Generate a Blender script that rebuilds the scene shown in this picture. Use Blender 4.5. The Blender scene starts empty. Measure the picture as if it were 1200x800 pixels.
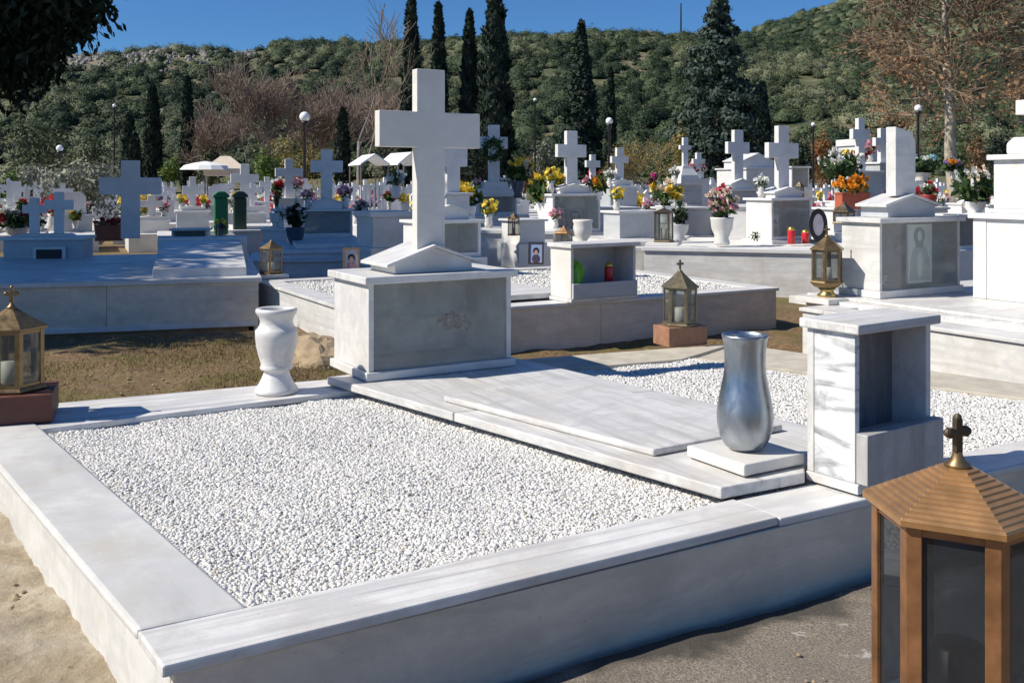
import bpy, math, random
import numpy as np
from mathutils import Vector, Matrix, noise as mnoise

random.seed(7)
rng = np.random.default_rng(7)
scene = bpy.context.scene
C = scene.collection
R = math.radians

# ------------------------------------------------------------------ camera model
F, U0, V0, CZ = 1155.0, 600.0, 215.0, 1.40


def P(u, v, z):
    """ground-plan point seen at picture position u,v on the level z"""
    y = F * (CZ - z) / (v - V0)
    return ((u - U0) * y / F, y, z)


def X(u, y):
    return (u - U0) * y / F


def Z(v, y):
    return CZ - (v - V0) * y / F


# ------------------------------------------------------------------ mesh builder
class MB:
    def __init__(s):
        s.v, s.f = [], []

    def add(s, vs, fs):
        o = len(s.v)
        s.v.extend([tuple(p) for p in vs])
        s.f.extend([tuple(i + o for i in f) for f in fs])
        return s

    def box(s, x0, x1, y0, y1, z0, z1):
        v = [(x0, y0, z0), (x1, y0, z0), (x1, y1, z0), (x0, y1, z0), (x0, y0, z1), (x1, y0, z1), (x1, y1, z1), (x0, y1, z1)]
        return s.add(v, [(3, 2, 1, 0), (4, 5, 6, 7), (0, 1, 5, 4), (1, 2, 6, 5), (2, 3, 7, 6), (3, 0, 4, 7)])

    def prism(s, poly, z0, z1):
        """poly: counter-clockwise list of (x,y); z1 may be a list"""
        n = len(poly)
        a = sum(poly[i][0] * poly[(i + 1) % n][1] - poly[(i + 1) % n][0] * poly[i][1] for i in range(n))
        zt = list(z1) if hasattr(z1, '__len__') else [z1] * n
        zb = list(z0) if hasattr(z0, '__len__') else [z0] * n
        if a < 0:
            poly = poly[::-1]; zt = zt[::-1]; zb = zb[::-1]
        v = [(p[0], p[1], b) for p, b in zip(poly, zb)] + [(p[0], p[1], t) for p, t in zip(poly, zt)]
        f = [tuple(range(n - 1, -1, -1)), tuple(range(n, 2 * n))]
        f += [(i, (i + 1) % n, n + (i + 1) % n, n + i) for i in range(n)]
        return s.add(v, f)

    def profile(s, pts, y0, y1):
        """extrude an x,z outline (counter-clockwise seen from -y) along y"""
        n = len(pts)
        v = [(p[0], y0, p[1]) for p in pts] + [(p[0], y1, p[1]) for p in pts]
        f = [tuple(range(n)), tuple(range(2 * n - 1, n - 1, -1))]
        f += [(i, n + i, n + (i + 1) % n, (i + 1) % n) for i in range(n)]
        return s.add(v, f)

    def lathe(s, prof, n=32, cx=0, cy=0, rot=0.0, closed=True):
        v, f = [], []
        m = len(prof)
        for r, z in prof:
            for k in range(n):
                a = 2 * math.pi * k / n + rot
                v.append((cx + r * math.cos(a), cy + r * math.sin(a), z))
        for i in range(m - 1):
            for k in range(n):
                k2 = (k + 1) % n
                f.append((i * n + k, i * n + k2, (i + 1) * n + k2, (i + 1) * n + k))
        if closed:
            f.append(tuple(range(n - 1, -1, -1)))
            f.append(tuple((m - 1) * n + k for k in range(n)))
        return s.add(v, f)

    def tube(s, pts, rad, n=6):
        pts = [Vector(p) for p in pts]
        if not hasattr(rad, '__len__'):
            rad = [rad] * len(pts)
        v, f = [], []
        for i, p in enumerate(pts):
            d = (pts[min(i + 1, len(pts) - 1)] - pts[max(i - 1, 0)])
            d = d.normalized() if d.length > 1e-9 else Vector((0, 0, 1))
            a = d.cross(Vector((0, 0, 1)))
            if a.length < 1e-3:
                a = Vector((1, 0, 0))
            a.normalize()
            b = d.cross(a)
            for k in range(n):
                t = 2 * math.pi * k / n
                v.append(p + (a * math.cos(t) + b * math.sin(t)) * rad[i])
        for i in range(len(pts) - 1):
            for k in range(n):
                k2 = (k + 1) % n
                f.append((i * n + k, (i + 1) * n + k, (i + 1) * n + k2, i * n + k2))
        f.append(tuple(range(n)))
        f.append(tuple(len(pts) * n - 1 - k for k in range(n)))
        return s.add(v, f)

    def ball(s, c, r, n=12, m=8, sz=1.0):
        v = [(c[0], c[1], c[2] - r * sz)]
        f = []
        for j in range(1, m):
            t = math.pi * j / m
            for k in range(n):
                a = 2 * math.pi * k / n
                v.append((c[0] + r * math.sin(t) * math.cos(a), c[1] + r * math.sin(t) * math.sin(a), c[2] - r * sz * math.cos(t)))
        v.append((c[0], c[1], c[2] + r * sz))
        for k in range(n):
            f.append((0, 1 + (k + 1) % n, 1 + k))
            f.append((len(v) - 1, 1 + (m - 2) * n + k, 1 + (m - 2) * n + (k + 1) % n))
        for j in range(m - 2):
            for k in range(n):
                k2 = (k + 1) % n
                f.append((1 + j * n + k, 1 + j * n + k2, 1 + (j + 1) * n + k2, 1 + (j + 1) * n + k))
        return s.add(v, f)

    def disc(s, c, rx, rz, y, n=24):
        v = [(c[0] + rx * math.cos(2 * math.pi * k / n), y, c[1] + rz * math.sin(2 * math.pi * k / n)) for k in range(n)]
        w = [(p[0], y + .0012, p[2]) for p in v]
        f = [tuple(range(n)), tuple(range(2 * n - 1, n - 1, -1))] + [(k, n + k, n + (k + 1) % n, (k + 1) % n) for k in range(n)]
        return s.add(v + w, f)

    def build(s, name, mat, parent=None, smooth=False, bevel=0.0):
        me = bpy.data.meshes.new(name)
        me.from_pydata(s.v, [], s.f)
        me.materials.append(mat)
        if smooth:
            me.polygons.foreach_set('use_smooth', [True] * len(me.polygons))
        me.update()
        o = bpy.data.objects.new(name, me)
        C.objects.link(o)
        if parent is not None:
            o.parent = parent
        if bevel:
            b = o.modifiers.new('edge', 'BEVEL')
            b.width = bevel; b.segments = 2; b.limit_method = 'ANGLE'; b.angle_limit = R(35)
        return o


def np_mesh(name, verts, quads, mat, parent=None, smooth=False, tint=None):
    """verts (N,3), faces (M,k) numpy arrays -> one mesh object"""
    me = bpy.data.meshes.new(name)
    k = quads.shape[1]
    me.vertices.add(len(verts)); me.vertices.foreach_set('co', verts.astype(np.float32).ravel())
    me.loops.add(quads.size); me.loops.foreach_set('vertex_index', quads.astype(np.int32).ravel())
    me.polygons.add(len(quads))
    me.polygons.foreach_set('loop_start', np.arange(0, quads.size, k, dtype=np.int32))
    me.polygons.foreach_set('loop_total', np.full(len(quads), k, dtype=np.int32))
    if smooth:
        me.polygons.foreach_set('use_smooth', np.ones(len(quads), dtype=bool))
    if tint is not None:
        at = me.attributes.new('tint', 'FLOAT', 'POINT' if len(tint) == len(verts) else 'FACE')
        at.data.foreach_set('value', tint.astype(np.float32))
    me.update(calc_edges=True)
    me.materials.append(mat)
    o = bpy.data.objects.new(name, me)
    C.objects.link(o)
    if parent is not None:
        o.parent = parent
    return o


def tag(o, label=None, cat=None, group=None, kind=None):
    if label: o['label'] = label
    if cat: o['category'] = cat
    if group: o['group'] = group
    if kind: o['kind'] = kind
    return o


def empty(name, loc, yaw, label, cat, group=None):
    o = bpy.data.objects.new(name, None)
    o.empty_display_size = 0.1
    C.objects.link(o)
    o.location = loc; o.rotation_euler = (0, 0, yaw)
    return tag(o, label, cat, group)


def copy_tree(o, parent=None):
    c = o.copy(); C.objects.link(c)
    if parent is not None:
        c.parent = parent
    for ch in list(o.children):
        copy_tree(ch, c)
    return c


# ------------------------------------------------------------------ materials
class NT:
    def __init__(s, name):
        s.m = bpy.data.materials.new(name); s.m.use_nodes = True
        s.t = s.m.node_tree; s.t.nodes.clear()
        s.out = s.n('ShaderNodeOutputMaterial')

    def n(s, typ, **kw):
        nd = s.t.nodes.new(typ)
        for k, v in kw.items():
            setattr(nd, k, v)
        return nd

    def l(s, a, b):
        s.t.links.new(a, b)

    def coords(s, scale=(1, 1, 1), rand=True, world=False):
        mp = s.n('ShaderNodeMapping'); mp.inputs['Scale'].default_value = scale
        if world:
            g = s.n('ShaderNodeNewGeometry'); s.l(g.outputs['Position'], mp.inputs['Vector'])
        else:
            tc = s.n('ShaderNodeTexCoord')
            src = tc.outputs['Object']
            if rand:
                oi = s.n('ShaderNodeObjectInfo')
                mu = s.n('ShaderNodeMath', operation='MULTIPLY'); mu.inputs[1].default_value = 31.7
                s.l(oi.outputs['Random'], mu.inputs[0])
                ad = s.n('ShaderNodeVectorMath', operation='ADD')
                s.l(src, ad.inputs[0]); s.l(mu.outputs[0], ad.inputs[1])
                src = ad.outputs[0]
            s.l(src, mp.inputs['Vector'])
        return mp.outputs[0]

    def noise(s, vec, scale, detail=4, rough=.55, dist=0.0):
        nz = s.n('ShaderNodeTexNoise')
        nz.inputs['Scale'].default_value = scale; nz.inputs['Detail'].default_value = detail
        nz.inputs['Roughness'].default_value = rough; nz.inputs['Distortion'].default_value = dist
        s.l(vec, nz.inputs['Vector'])
        return nz.outputs['Fac']

    def ramp(s, fac, stops):
        r = s.n('ShaderNodeValToRGB')
        e = r.color_ramp.elements
        while len(e) < len(stops):
            e.new(.5)
        for el, (p, c) in zip(e, stops):
            el.position = p
            el.color = (c[0], c[1], c[2], 1) if hasattr(c, '__len__') else (c, c, c, 1)
        s.l(fac, r.inputs[0])
        return r.outputs[0]

    def mix(s, fac, a, b, mode='MIX'):
        m = s.n('ShaderNodeMix', data_type='RGBA', blend_type=mode)
        for sock, val in ((0, fac), (6, a), (7, b)):
            if hasattr(val, 'is_linked'):
                s.l(val, m.inputs[sock])
            elif hasattr(val, '__len__'):
                m.inputs[sock].default_value = (val[0], val[1], val[2], 1)
            else:
                m.inputs[sock].default_value = val
        return m.outputs[2]

    def bump(s, h, strength=.3, dist=.01):
        b = s.n('ShaderNodeBump'); b.inputs['Strength'].default_value = strength; b.inputs['Distance'].default_value = dist
        s.l(h, b.inputs['Height'])
        return b.outputs[0]

    def pbr(s, col, rough=.5, metal=0.0, normal=None, spec=.5):
        b = s.n('ShaderNodeBsdfPrincipled')
        for sock, val in (('Base Color', col), ('Roughness', rough), ('Metallic', metal)):
            if hasattr(val, 'is_linked'):
                s.l(val, b.inputs[sock])
            elif hasattr(val, '__len__'):
                b.inputs[sock].default_value = (val[0], val[1], val[2], 1)
            else:
                b.inputs[sock].default_value = val
        b.inputs['Specular IOR Level'].default_value = spec
        if normal is not None:
            s.l(normal, b.inputs['Normal'])
        return b.outputs[0]

    def done(s, shader):
        s.l(shader, s.out.inputs['Surface'])
        return s.m


def marble(name, base, vein, stretch=(1.2, 14, 9), lo=.46, hi=.62, dirt=.10, rough=.38, dist=.8, big=None):
    t = NT(name)
    v = t.coords(stretch)
    f = t.noise(v, 1.0, 6, .6, dist)
    col = t.ramp(f, [(lo - .18, base), (lo, [c * .97 for c in base]), (hi, [a * .55 + b * .45 for a, b in zip(base, vein)]), (hi + .16, vein)])
    w = t.coords((1, 1, 1))
    if big:
        fb = t.noise(t.coords(big[0]), 1.0, 5, .65, 2.2)
        k = t.ramp(fb, [(big[1], 0.0), (big[1] + .05, .55), (big[1] + .16, 1.0)])
        col = t.mix(k, col, big[2])
    d = t.noise(w, 3.1, 7, .68)
    dk = t.ramp(d, [(.49, 0.0), (.68, 1.0)])
    dm = t.n('ShaderNodeMath', operation='MULTIPLY'); t.l(dk, dm.inputs[0]); dm.inputs[1].default_value = dirt * 3.6
    col = t.mix(dm.outputs[0], col, (.42, .37, .30))
    bl = t.noise(t.coords((1.6, 2.2, 2.6)), 2.4, 6, .62, 1.2)
    col = t.mix(t.ramp(bl, [(.44, 0.0), (.66, .75)]), col, [.45 * a + .55 * b for a, b in zip(base, vein)])
    g = t.noise(w, 160, 3, .6)
    gk = t.ramp(g, [(.3, .93), (.7, 1.0)])
    pit = t.noise(w, 58, 4, .6)
    col = t.mix(t.ramp(pit, [(.68, 0.0), (.74, .55)]), col, (.30, .28, .25))
    col = t.mix(1.0, col, gk, 'MULTIPLY')
    rr = t.ramp(d, [(.3, rough - .06), (.7, rough + .18)])
    h = t.noise(w, 45, 5, .6)
    return t.done(t.pbr(col, rr, 0, t.bump(h, .12, .004)))


M = {}
M['marble'] = marble('white_marble', (.73, .715, .69), (.42, .415, .41), lo=.47, hi=.64, dirt=.13)
M['marble_warm'] = marble('warm_white_marble', (.74, .72, .67), (.56, .54, .50), stretch=(3, 5, 4), lo=.52, hi=.70, dirt=.08)
M['marble_streak'] = marble('streaked_marble', (.77, .755, .73), (.34, .335, .33), stretch=(.7, 22, 15), lo=.46, hi=.60, dirt=.13)
M['marble_side'] = marble('streaked_marble_side', (.73, .72, .69), (.40, .40, .395), stretch=(2.2, .9, 17), lo=.46, hi=.64, dist=.5, dirt=.13)
M['marble_vein'] = marble('dark_veined_marble', (.78, .78, .77), (.66, .66, .66), stretch=(4, 5, 12), dirt=.02,
                          big=((2.6, 1.8, 8.0), .50, (.25, .265, .28)))
M['marble_grain'] = marble('vertical_grey_marble', (.50, .49, .48), (.22, .21, .20), stretch=(16, 12, .8), lo=.38, hi=.58, dirt=.13)
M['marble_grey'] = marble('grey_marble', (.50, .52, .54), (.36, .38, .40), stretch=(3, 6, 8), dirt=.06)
M['niche_back'] = marble('stained_dark_marble', (.24, .235, .24), (.09, .075, .06), stretch=(11, 10, 1.6), lo=.42, hi=.60, dirt=.05, dist=2.0)
M['marble_streak_y'] = marble('streaked_marble_lengthwise', (.72, .705, .68), (.33, .325, .32), stretch=(20, .7, 15), lo=.45, hi=.60, dirt=.13)
M['marble_front'] = marble('weathered_marble_wall', (.76, .665, .545), (.42, .365, .30), stretch=(1.6, 2.0, 7), lo=.46, hi=.64, dirt=.13, dist=1.4)
M['marble_far'] = marble('far_marble', (.76, .75, .735), (.58, .58, .575), stretch=(2, 6, 6), lo=.46, hi=.66, dirt=.12)


def simple(name, col, rough=.5, metal=0.0, var=.12, scale=20, bump=.1):
    t = NT(name)
    w = t.coords()
    f = t.noise(w, scale, 5, .6)
    k = t.ramp(f, [(.3, 1 - var), (.7, 1 + var * .3)])
    c = t.mix(1.0, col, k, 'MULTIPLY')
    rr = t.ramp(f, [(.3, max(.02, rough - .08)), (.7, rough + .1)])
    return t.done(t.pbr(c, rr, metal, t.bump(f, bump, .003)))


M['copper'] = simple('copper_painted_metal', (.55, .30, .125), .34, .6, .3, 16, .12)
M['copper_light'] = simple('copper_posts', (.35, .165, .07), .38, .5, .4, 22, .15)
M['bronze'] = simple('aged_bronze', (.26, .18, .09), .42, .75, .35, 25, .15)
M['bronze_dark'] = simple('dark_bronze', (.13, .10, .065), .45, .7, .35, 25, .15)
M['olive_bronze'] = simple('olive_bronze', (.20, .17, .105), .48, .6, .3, 25, .15)
M['gold'] = simple('worn_gilt_metal', (.62, .42, .14), .3, .9, .2, 30, .1)
M['brownblock'] = simple('red_brown_block', (.13, .045, .03), .6, 0, .35, 12, .3)
M['tanblock'] = simple('orange_brown_block', (.34, .17, .10), .65, 0, .3, 16, .3)
M['black'] = simple('black_metal', (.02, .02, .022), .4, .3)
M['whitepaint'] = simple('white_paint', (.80, .80, .78), .45, 0, .06)
M['globe'] = simple('white_globe_glass', (.85, .85, .83), .25, 0, .04)
M['candle_red'] = simple('red_candle_glass', (.55, .02, .03), .15, 0, .1)
M['candle_gold'] = simple('gold_lid', (.75, .5, .12), .3, .8)
M['wax'] = simple('candle_wax', (.75, .70, .58), .5, 0, .1)
M['wood'] = simple('wooden_frame', (.045, .028, .018), .45, 0, .3, 30)
M['woodlight'] = simple('gilt_wooden_frame', (.35, .22, .09), .4, .3, .25, 30)
M['bin_green'] = simple('green_plastic', (.03, .20, .07), .45, 0, .12)
M['bin_dark'] = simple('dark_green_plastic', (.02, .05, .035), .5, 0, .12)
M['canopy'] = simple('white_canopy', (.80, .79, .76), .7, 0, .06, 5)
M['canopy_tan'] = simple('beige_parasol_cloth', (.62, .52, .42), .8, 0, .1, 5)
M['terracotta'] = simple('terracotta', (.42, .10, .05), .6, 0, .2)
M['redpot'] = simple('red_glazed_pot', (.42, .05, .04), .35, 0, .15)
M['bluepot'] = simple('dark_blue_pot', (.05, .07, .11), .4, 0, .2)
M['greenbag'] = simple('bright_green_wrapping', (.16, .50, .02), .35, 0, .2, 12, .5)
M['stem'] = simple('plant_stem', (.06, .10, .03), .6, 0, .2)
M['bark_grey'] = simple('pale_bark', (.24, .21, .17), .85, 0, .45, 6, .6)
M['bark_dark'] = simple('dark_bark', (.09, .07, .05), .9, 0, .4, 6, .6)
M['bark_plane'] = simple('plane_tree_bark', (.46, .40, .30), .85, 0, .75, 2.6, .4)
M['twig_red'] = simple('reddish_twigs', (.29, .215, .17), .9, 0, .25, 2)
M['twig_brown'] = simple('brown_twigs', (.26, .20, .14), .9, 0, .25, 2)
M['rock'] = simple('pale_rock', (.27, .25, .225), .9, 0, .35, 3, .8)
M['mudrock'] = simple('earthy_rock', (.36, .27, .17), .95, 0, .35, 9, .9)
M['skin'] = simple('printed_face', (.45, .28, .20), .3)
M['photo_sky'] = simple('printed_backdrop', (.30, .36, .55), .25)
M['photo_grey'] = simple('printed_grey_backdrop', (.45, .42, .47), .25)
M['hair'] = simple('printed_dark_hair', (.015, .014, .018), .3)
M['cloth_pink'] = simple('printed_blouse', (.42, .22, .26), .3)
M['cloth_dark'] = simple('printed_dark_coat', (.07, .055, .08), .3)
M['icon_pale'] = simple('etched_icon', (.82, .83, .80), .4)
M['icon_shade'] = simple('etched_robe', (.55, .57, .55), .4)
M['icon_veil'] = simple('etched_veil', (.40, .42, .41), .4)
M['icon_mid'] = simple('etched_icon_shade', (.36, .38, .37), .4)
M['concrete'] = simple('concrete_slab', (.52, .47, .38), .85, 0, .25, 7, .4)
M['roof_white'] = simple('white_sheet_roof', (.8, .8, .8), .5, 0, .05)
M['wreath'] = simple('dark_wreath_leaves', (.03, .05, .03), .7, 0, .4, 40, .8)

# polished steel / mercury vase
t = NT('polished_steel')
w = t.coords((3, 3, 1.4))
f = t.noise(w, 4, 5, .6, .6)
M['steel'] = t.done(t.pbr(t.ramp(f, [(.3, (.24, .29, .35)), (.7, (.46, .48, .50))]), t.ramp(f, [(.35, .26), (.7, .46)]), .95, t.bump(f, .08, .01)))


def glass(name, tint, dust=.12, dustcol=(.45, .46, .45)):
    t = NT(name)
    tr = t.n('ShaderNodeBsdfTransparent'); tr.inputs[0].default_value = (*tint, 1)
    gl = t.n('ShaderNodeBsdfGlossy'); gl.inputs['Roughness'].default_value = .03
    fr = t.n('ShaderNodeFresnel'); fr.inputs['IOR'].default_value = 1.5
    ge = t.n('ShaderNodeNewGeometry')
    ob = t.n('ShaderNodeMath', operation='SUBTRACT'); ob.inputs[0].default_value = 1; t.l(ge.outputs['Backfacing'], ob.inputs[1])
    fb_ = t.n('ShaderNodeMath', operation='MULTIPLY'); t.l(fr.outputs[0], fb_.inputs[0]); t.l(ob.outputs[0], fb_.inputs[1])
    m1 = t.n('ShaderNodeMixShader'); t.l(fb_.outputs[0], m1.inputs[0]); t.l(tr.outputs[0], m1.inputs[1]); t.l(gl.outputs[0], m1.inputs[2])
    df = t.n('ShaderNodeBsdfDiffuse'); df.inputs[0].default_value = (*dustcol, 1)
    nz = t.noise(t.coords((1, 1, 1)), 7, 8, .75)
    k = t.ramp(nz, [(.32, dust * .6), (.5, dust), (.72, dust * 1.6)])
    kb = t.n('ShaderNodeMath', operation='MULTIPLY'); t.l(k, kb.inputs[0]); t.l(ob.outputs[0], kb.inputs[1])
    m2 = t.n('ShaderNodeMixShader'); t.l(kb.outputs[0], m2.inputs[0]); t.l(m1.outputs[0], m2.inputs[1]); t.l(df.outputs[0], m2.inputs[2])
    return t.done(m2.outputs[0])


M['glass'] = glass('dusty_glass', (.90, .93, .92), .24, (.60, .60, .58))
M['lglass'] = glass('lantern_glass', (.78, .80, .80), .10)
M['dglass'] = glass('dark_lantern_glass', (.46, .50, .55), .07, (.25, .27, .30))

# pebbles
t = NT('white_pebbles')
at = t.n('ShaderNodeAttribute'); at.attribute_name = 'tint'
col = t.ramp(at.outputs['Fac'], [(0, (.30, .27, .22)), (.035, (.48, .45, .40)), (.10, (.60, .585, .555)), (.4, (.67, .655, .625)), (1, (.76, .75, .72))])
nz = t.noise(t.coords(rand=False), 240, 3)
M['pebble'] = t.done(t.pbr(t.mix(1.0, col, t.ramp(nz, [(.3, .9), (.7, 1.0)]), 'MULTIPLY'), .6))
t = NT('pebble_bed')
nz = t.noise(t.coords(world=True), 90, 4)
M['pebble_bed'] = t.done(t.pbr(t.ramp(nz, [(.3, (.66, .645, .62)), (.7, (.78, .765, .74))]), .9, 0, t.bump(nz, .8, .02)))
t = NT('far_gravel')
vo = t.n('ShaderNodeTexVoronoi'); vo.inputs['Scale'].default_value = 45; t.l(t.coords(world=True), vo.inputs['Vector'])
M['far_gravel'] = t.done(t.pbr(t.ramp(vo.outputs['Distance'], [(0, (.80, .79, .77)), (.6, (.62, .61, .58))]), .8, 0, t.bump(vo.outputs['Distance'], -.7, .02)))

# ground
t = NT('earth')
w = t.coords(world=True)
f1 = t.noise(w, .9, 7, .65); f2 = t.noise(w, 26, 6, .7); f3 = t.noise(w, 2.3, 6, .6, .5)
c = t.ramp(f2, [(.32, (.055, .033, .015)), (.50, (.16, .098, .043)), (.62, (.25, .165, .08)), (.76, (.52, .44, .32))])
c = t.mix(t.ramp(f3, [(.48, 0.0), (.62, .75)]), c, (.12, .105, .02))
c = t.mix(t.ramp(f1, [(.5, 0.0), (.68, .5)]), c, (.27, .19, .10))
M['earth'] = t.done(t.pbr(c, .95, 0, t.bump(f2, .9, .02)))
t = NT('cemented_dirt')
w = t.coords(world=True)
f1 = t.noise(w, 4.5, 8, .72, .2); f2 = t.noise(w, 38, 7, .75)
c = t.ramp(f1, [(.32, (.33, .255, .165)), (.5, (.47, .385, .27)), (.66, (.56, .49, .38)), (.8, (.62, .58, .5))])
M['cement_dirt'] = t.done(t.pbr(t.mix(1.0, c, t.ramp(f2, [(.3, .8), (.7, 1.05)]), 'MULTIPLY'), .95, 0, t.bump(f2, .9, .02)))
t = NT('gritty_path')
w = t.coords(world=True)
f1 = t.noise(w, 1.9, 7, .65, .4); f2 = t.noise(w, 150, 4, .7); f3 = t.noise(w, 5, 8, .7, .7)
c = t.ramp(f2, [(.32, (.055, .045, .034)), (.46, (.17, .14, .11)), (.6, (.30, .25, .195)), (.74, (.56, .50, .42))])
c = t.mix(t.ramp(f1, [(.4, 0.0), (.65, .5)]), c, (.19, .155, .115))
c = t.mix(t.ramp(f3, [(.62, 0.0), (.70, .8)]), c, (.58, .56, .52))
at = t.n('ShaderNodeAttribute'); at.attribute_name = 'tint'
c = t.mix(at.outputs['Fac'], c, (.035, .032, .026))  # darkens the path by the wall: moss and painted wall shadow
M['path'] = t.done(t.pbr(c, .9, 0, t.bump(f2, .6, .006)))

# hillside
t = NT('hillside_soil')
w = t.coords(world=True)
f1 = t.noise(w, .05, 8, .7, .6); f2 = t.noise(w, .5, 6, .7)
c = t.ramp(f1, [(.34, (.05, .065, .025)), (.48, (.10, .105, .045)), (.60, (.16, .13, .075)), (.72, (.26, .21, .15))])
c = t.mix(t.ramp(f2, [(.55, 0.0), (.72, .7)]), c, (.32, .29, .24))
M['hill'] = t.done(t.pbr(c, .95, 0, t.bump(f2, .8, .4)))


def foliage(name, c0, c1, c2=None, trans=.22, rough=.55):
    t = NT(name)
    a = t.n('ShaderNodeAttribute'); a.attribute_name = 'tint'
    stops = [(0, c0), (1, c1)] if c2 is None else [(0, c0), (.6, c1), (1, c2)]
    col = t.ramp(a.outputs['Fac'], stops)
    p = t.pbr(col, rough, 0, None, .3)
    tl = t.n('ShaderNodeBsdfTranslucent'); t.l(col, tl.inputs[0])
    m = t.n('ShaderNodeMixShader'); m.inputs[0].default_value = trans
    t.l(p, m.inputs[1]); t.l(tl.outputs[0], m.inputs[2])
    return t.done(m.outputs[0])


M['leaf_dark'] = foliage('dark_broad_leaves', (.012, .022, .010), (.028, .045, .018), trans=.12)
M['leaf_cypress'] = foliage('cypress_foliage', (.014, .026, .018), (.035, .055, .034), trans=.08, rough=.7)
M['leaf_conifer'] = foliage('bluish_conifer_foliage', (.025, .045, .036), (.075, .105, .078), trans=.1, rough=.7)
M['leaf_hill'] = foliage('hillside_scrub', (.018, .036, .017), (.080, .106, .048), (.21, .215, .125), trans=.1, rough=.7)
M['leaf_olive'] = foliage('silvery_olive_leaves', (.10, .12, .08), (.30, .31, .24), trans=.15)
M['leaf_bright'] = foliage('bright_green_leaves', (.06, .11, .02), (.14, .20, .04), trans=.25)
M['leaf_brown'] = foliage('dry_brown_leaves', (.12, .075, .045), (.25, .15, .08), (.36, .20, .095), trans=.25, rough=.8)
M['leaf_yellow'] = foliage('yellowing_leaves', (.16, .13, .03), (.32, .25, .07), trans=.25)
M['leaf_orange'] = foliage('rusty_orange_leaves', (.16, .075, .03), (.36, .16, .05), trans=.25)
M['leaf_green'] = foliage('garden_green_leaves', (.03, .07, .02), (.08, .13, .04), trans=.2)
M['grass'] = foliage('dry_grass_blades', (.08, .08, .02), (.20, .15, .06), trans=.2)
for nm, a, b in (('yellow', (.72, .48, .02), (.85, .68, .10)), ('orange', (.75, .25, .02), (.85, .42, .04)), ('white', (.70, .70, .62), (.85, .85, .82)),
                 ('pink', (.70, .28, .36), (.85, .58, .58)), ('red', (.42, .015, .03), (.62, .06, .07)), ('teal', (.12, .42, .46), (.62, .80, .80)),
                 ('magenta', (.62, .06, .25), (.75, .16, .36)), ('cream', (.78, .62, .42), (.85, .76, .62)), ('purple', (.18, .08, .24), (.40, .28, .46))):
    M['petal_' + nm] = foliage(nm + '_petals', a, b, trans=.25, rough=.6)


# ------------------------------------------------------------------ foliage meshes
def unit(n):
    v = rng.normal(size=(n, 3)); return v / np.linalg.norm(v, axis=1, keepdims=True)


def leaf_arrays(cent, length, width, direction=None, jitter=1.0, facing=None):
    """diamond leaves around centres -> verts, quads"""
    n = len(cent)
    d = unit(n)
    if direction is not None:
        d = direction + d * jitter
        d /= np.linalg.norm(d, axis=1, keepdims=True)
    s = np.cross(d, unit(n) if facing is None else facing + .35 * unit(n)); s /= np.linalg.norm(s, axis=1, keepdims=True) + 1e-9
    L = (np.asarray(length) * np.ones(n))[:, None] * .5
    W = (np.asarray(width) * np.ones(n))[:, None] * .5
    v = np.empty((n, 4, 3))
    v[:, 0] = cent - d * L; v[:, 1] = cent + s * W; v[:, 2] = cent + d * L; v[:, 3] = cent - s * W
    q = np.arange(n * 4).reshape(n, 4)
    return v.reshape(-1, 3), q


class Leaves:
    def __init__(s):
        s.v, s.q, s.t, s.n = [], [], [], 0

    def add(s, cent, length, width, direction=None, jitter=1.0, tint=None, facing=None):
        v, q = leaf_arrays(cent, length, width, direction, jitter, facing)
        s.v.append(v); s.q.append(q + s.n); s.n += len(v)
        s.t.append(rng.random(len(q)) if tint is None else np.asarray(tint) * np.ones(len(q)))
        return s

    def build(s, name, mat, parent=None):
        return np_mesh(name, np.concatenate(s.v), np.concatenate(s.q), mat, parent, tint=np.clip(np.concatenate(s.t), 0, 1))


def tangent(p, c):
    """leaf directions lying in the surface of a crown round c"""
    r = p - np.asarray(c); r = r / (np.linalg.norm(r, axis=1, keepdims=True) + 1e-9)
    return np.cross(r, unit(len(p))), r


def blob(c, rad, n, shell=.55):
    """n points in an ellipsoid, denser to its outside"""
    d = unit(n)
    r = shell + (1 - shell) * rng.random(n) ** .6
    lump = 1 + .22 * np.sin(d[:, 0] * 7 + c[0] * 3) * np.cos(d[:, 2] * 6 + c[1] * 2)
    return np.asarray(c) + d * np.asarray(rad) * (r * lump)[:, None]


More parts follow.
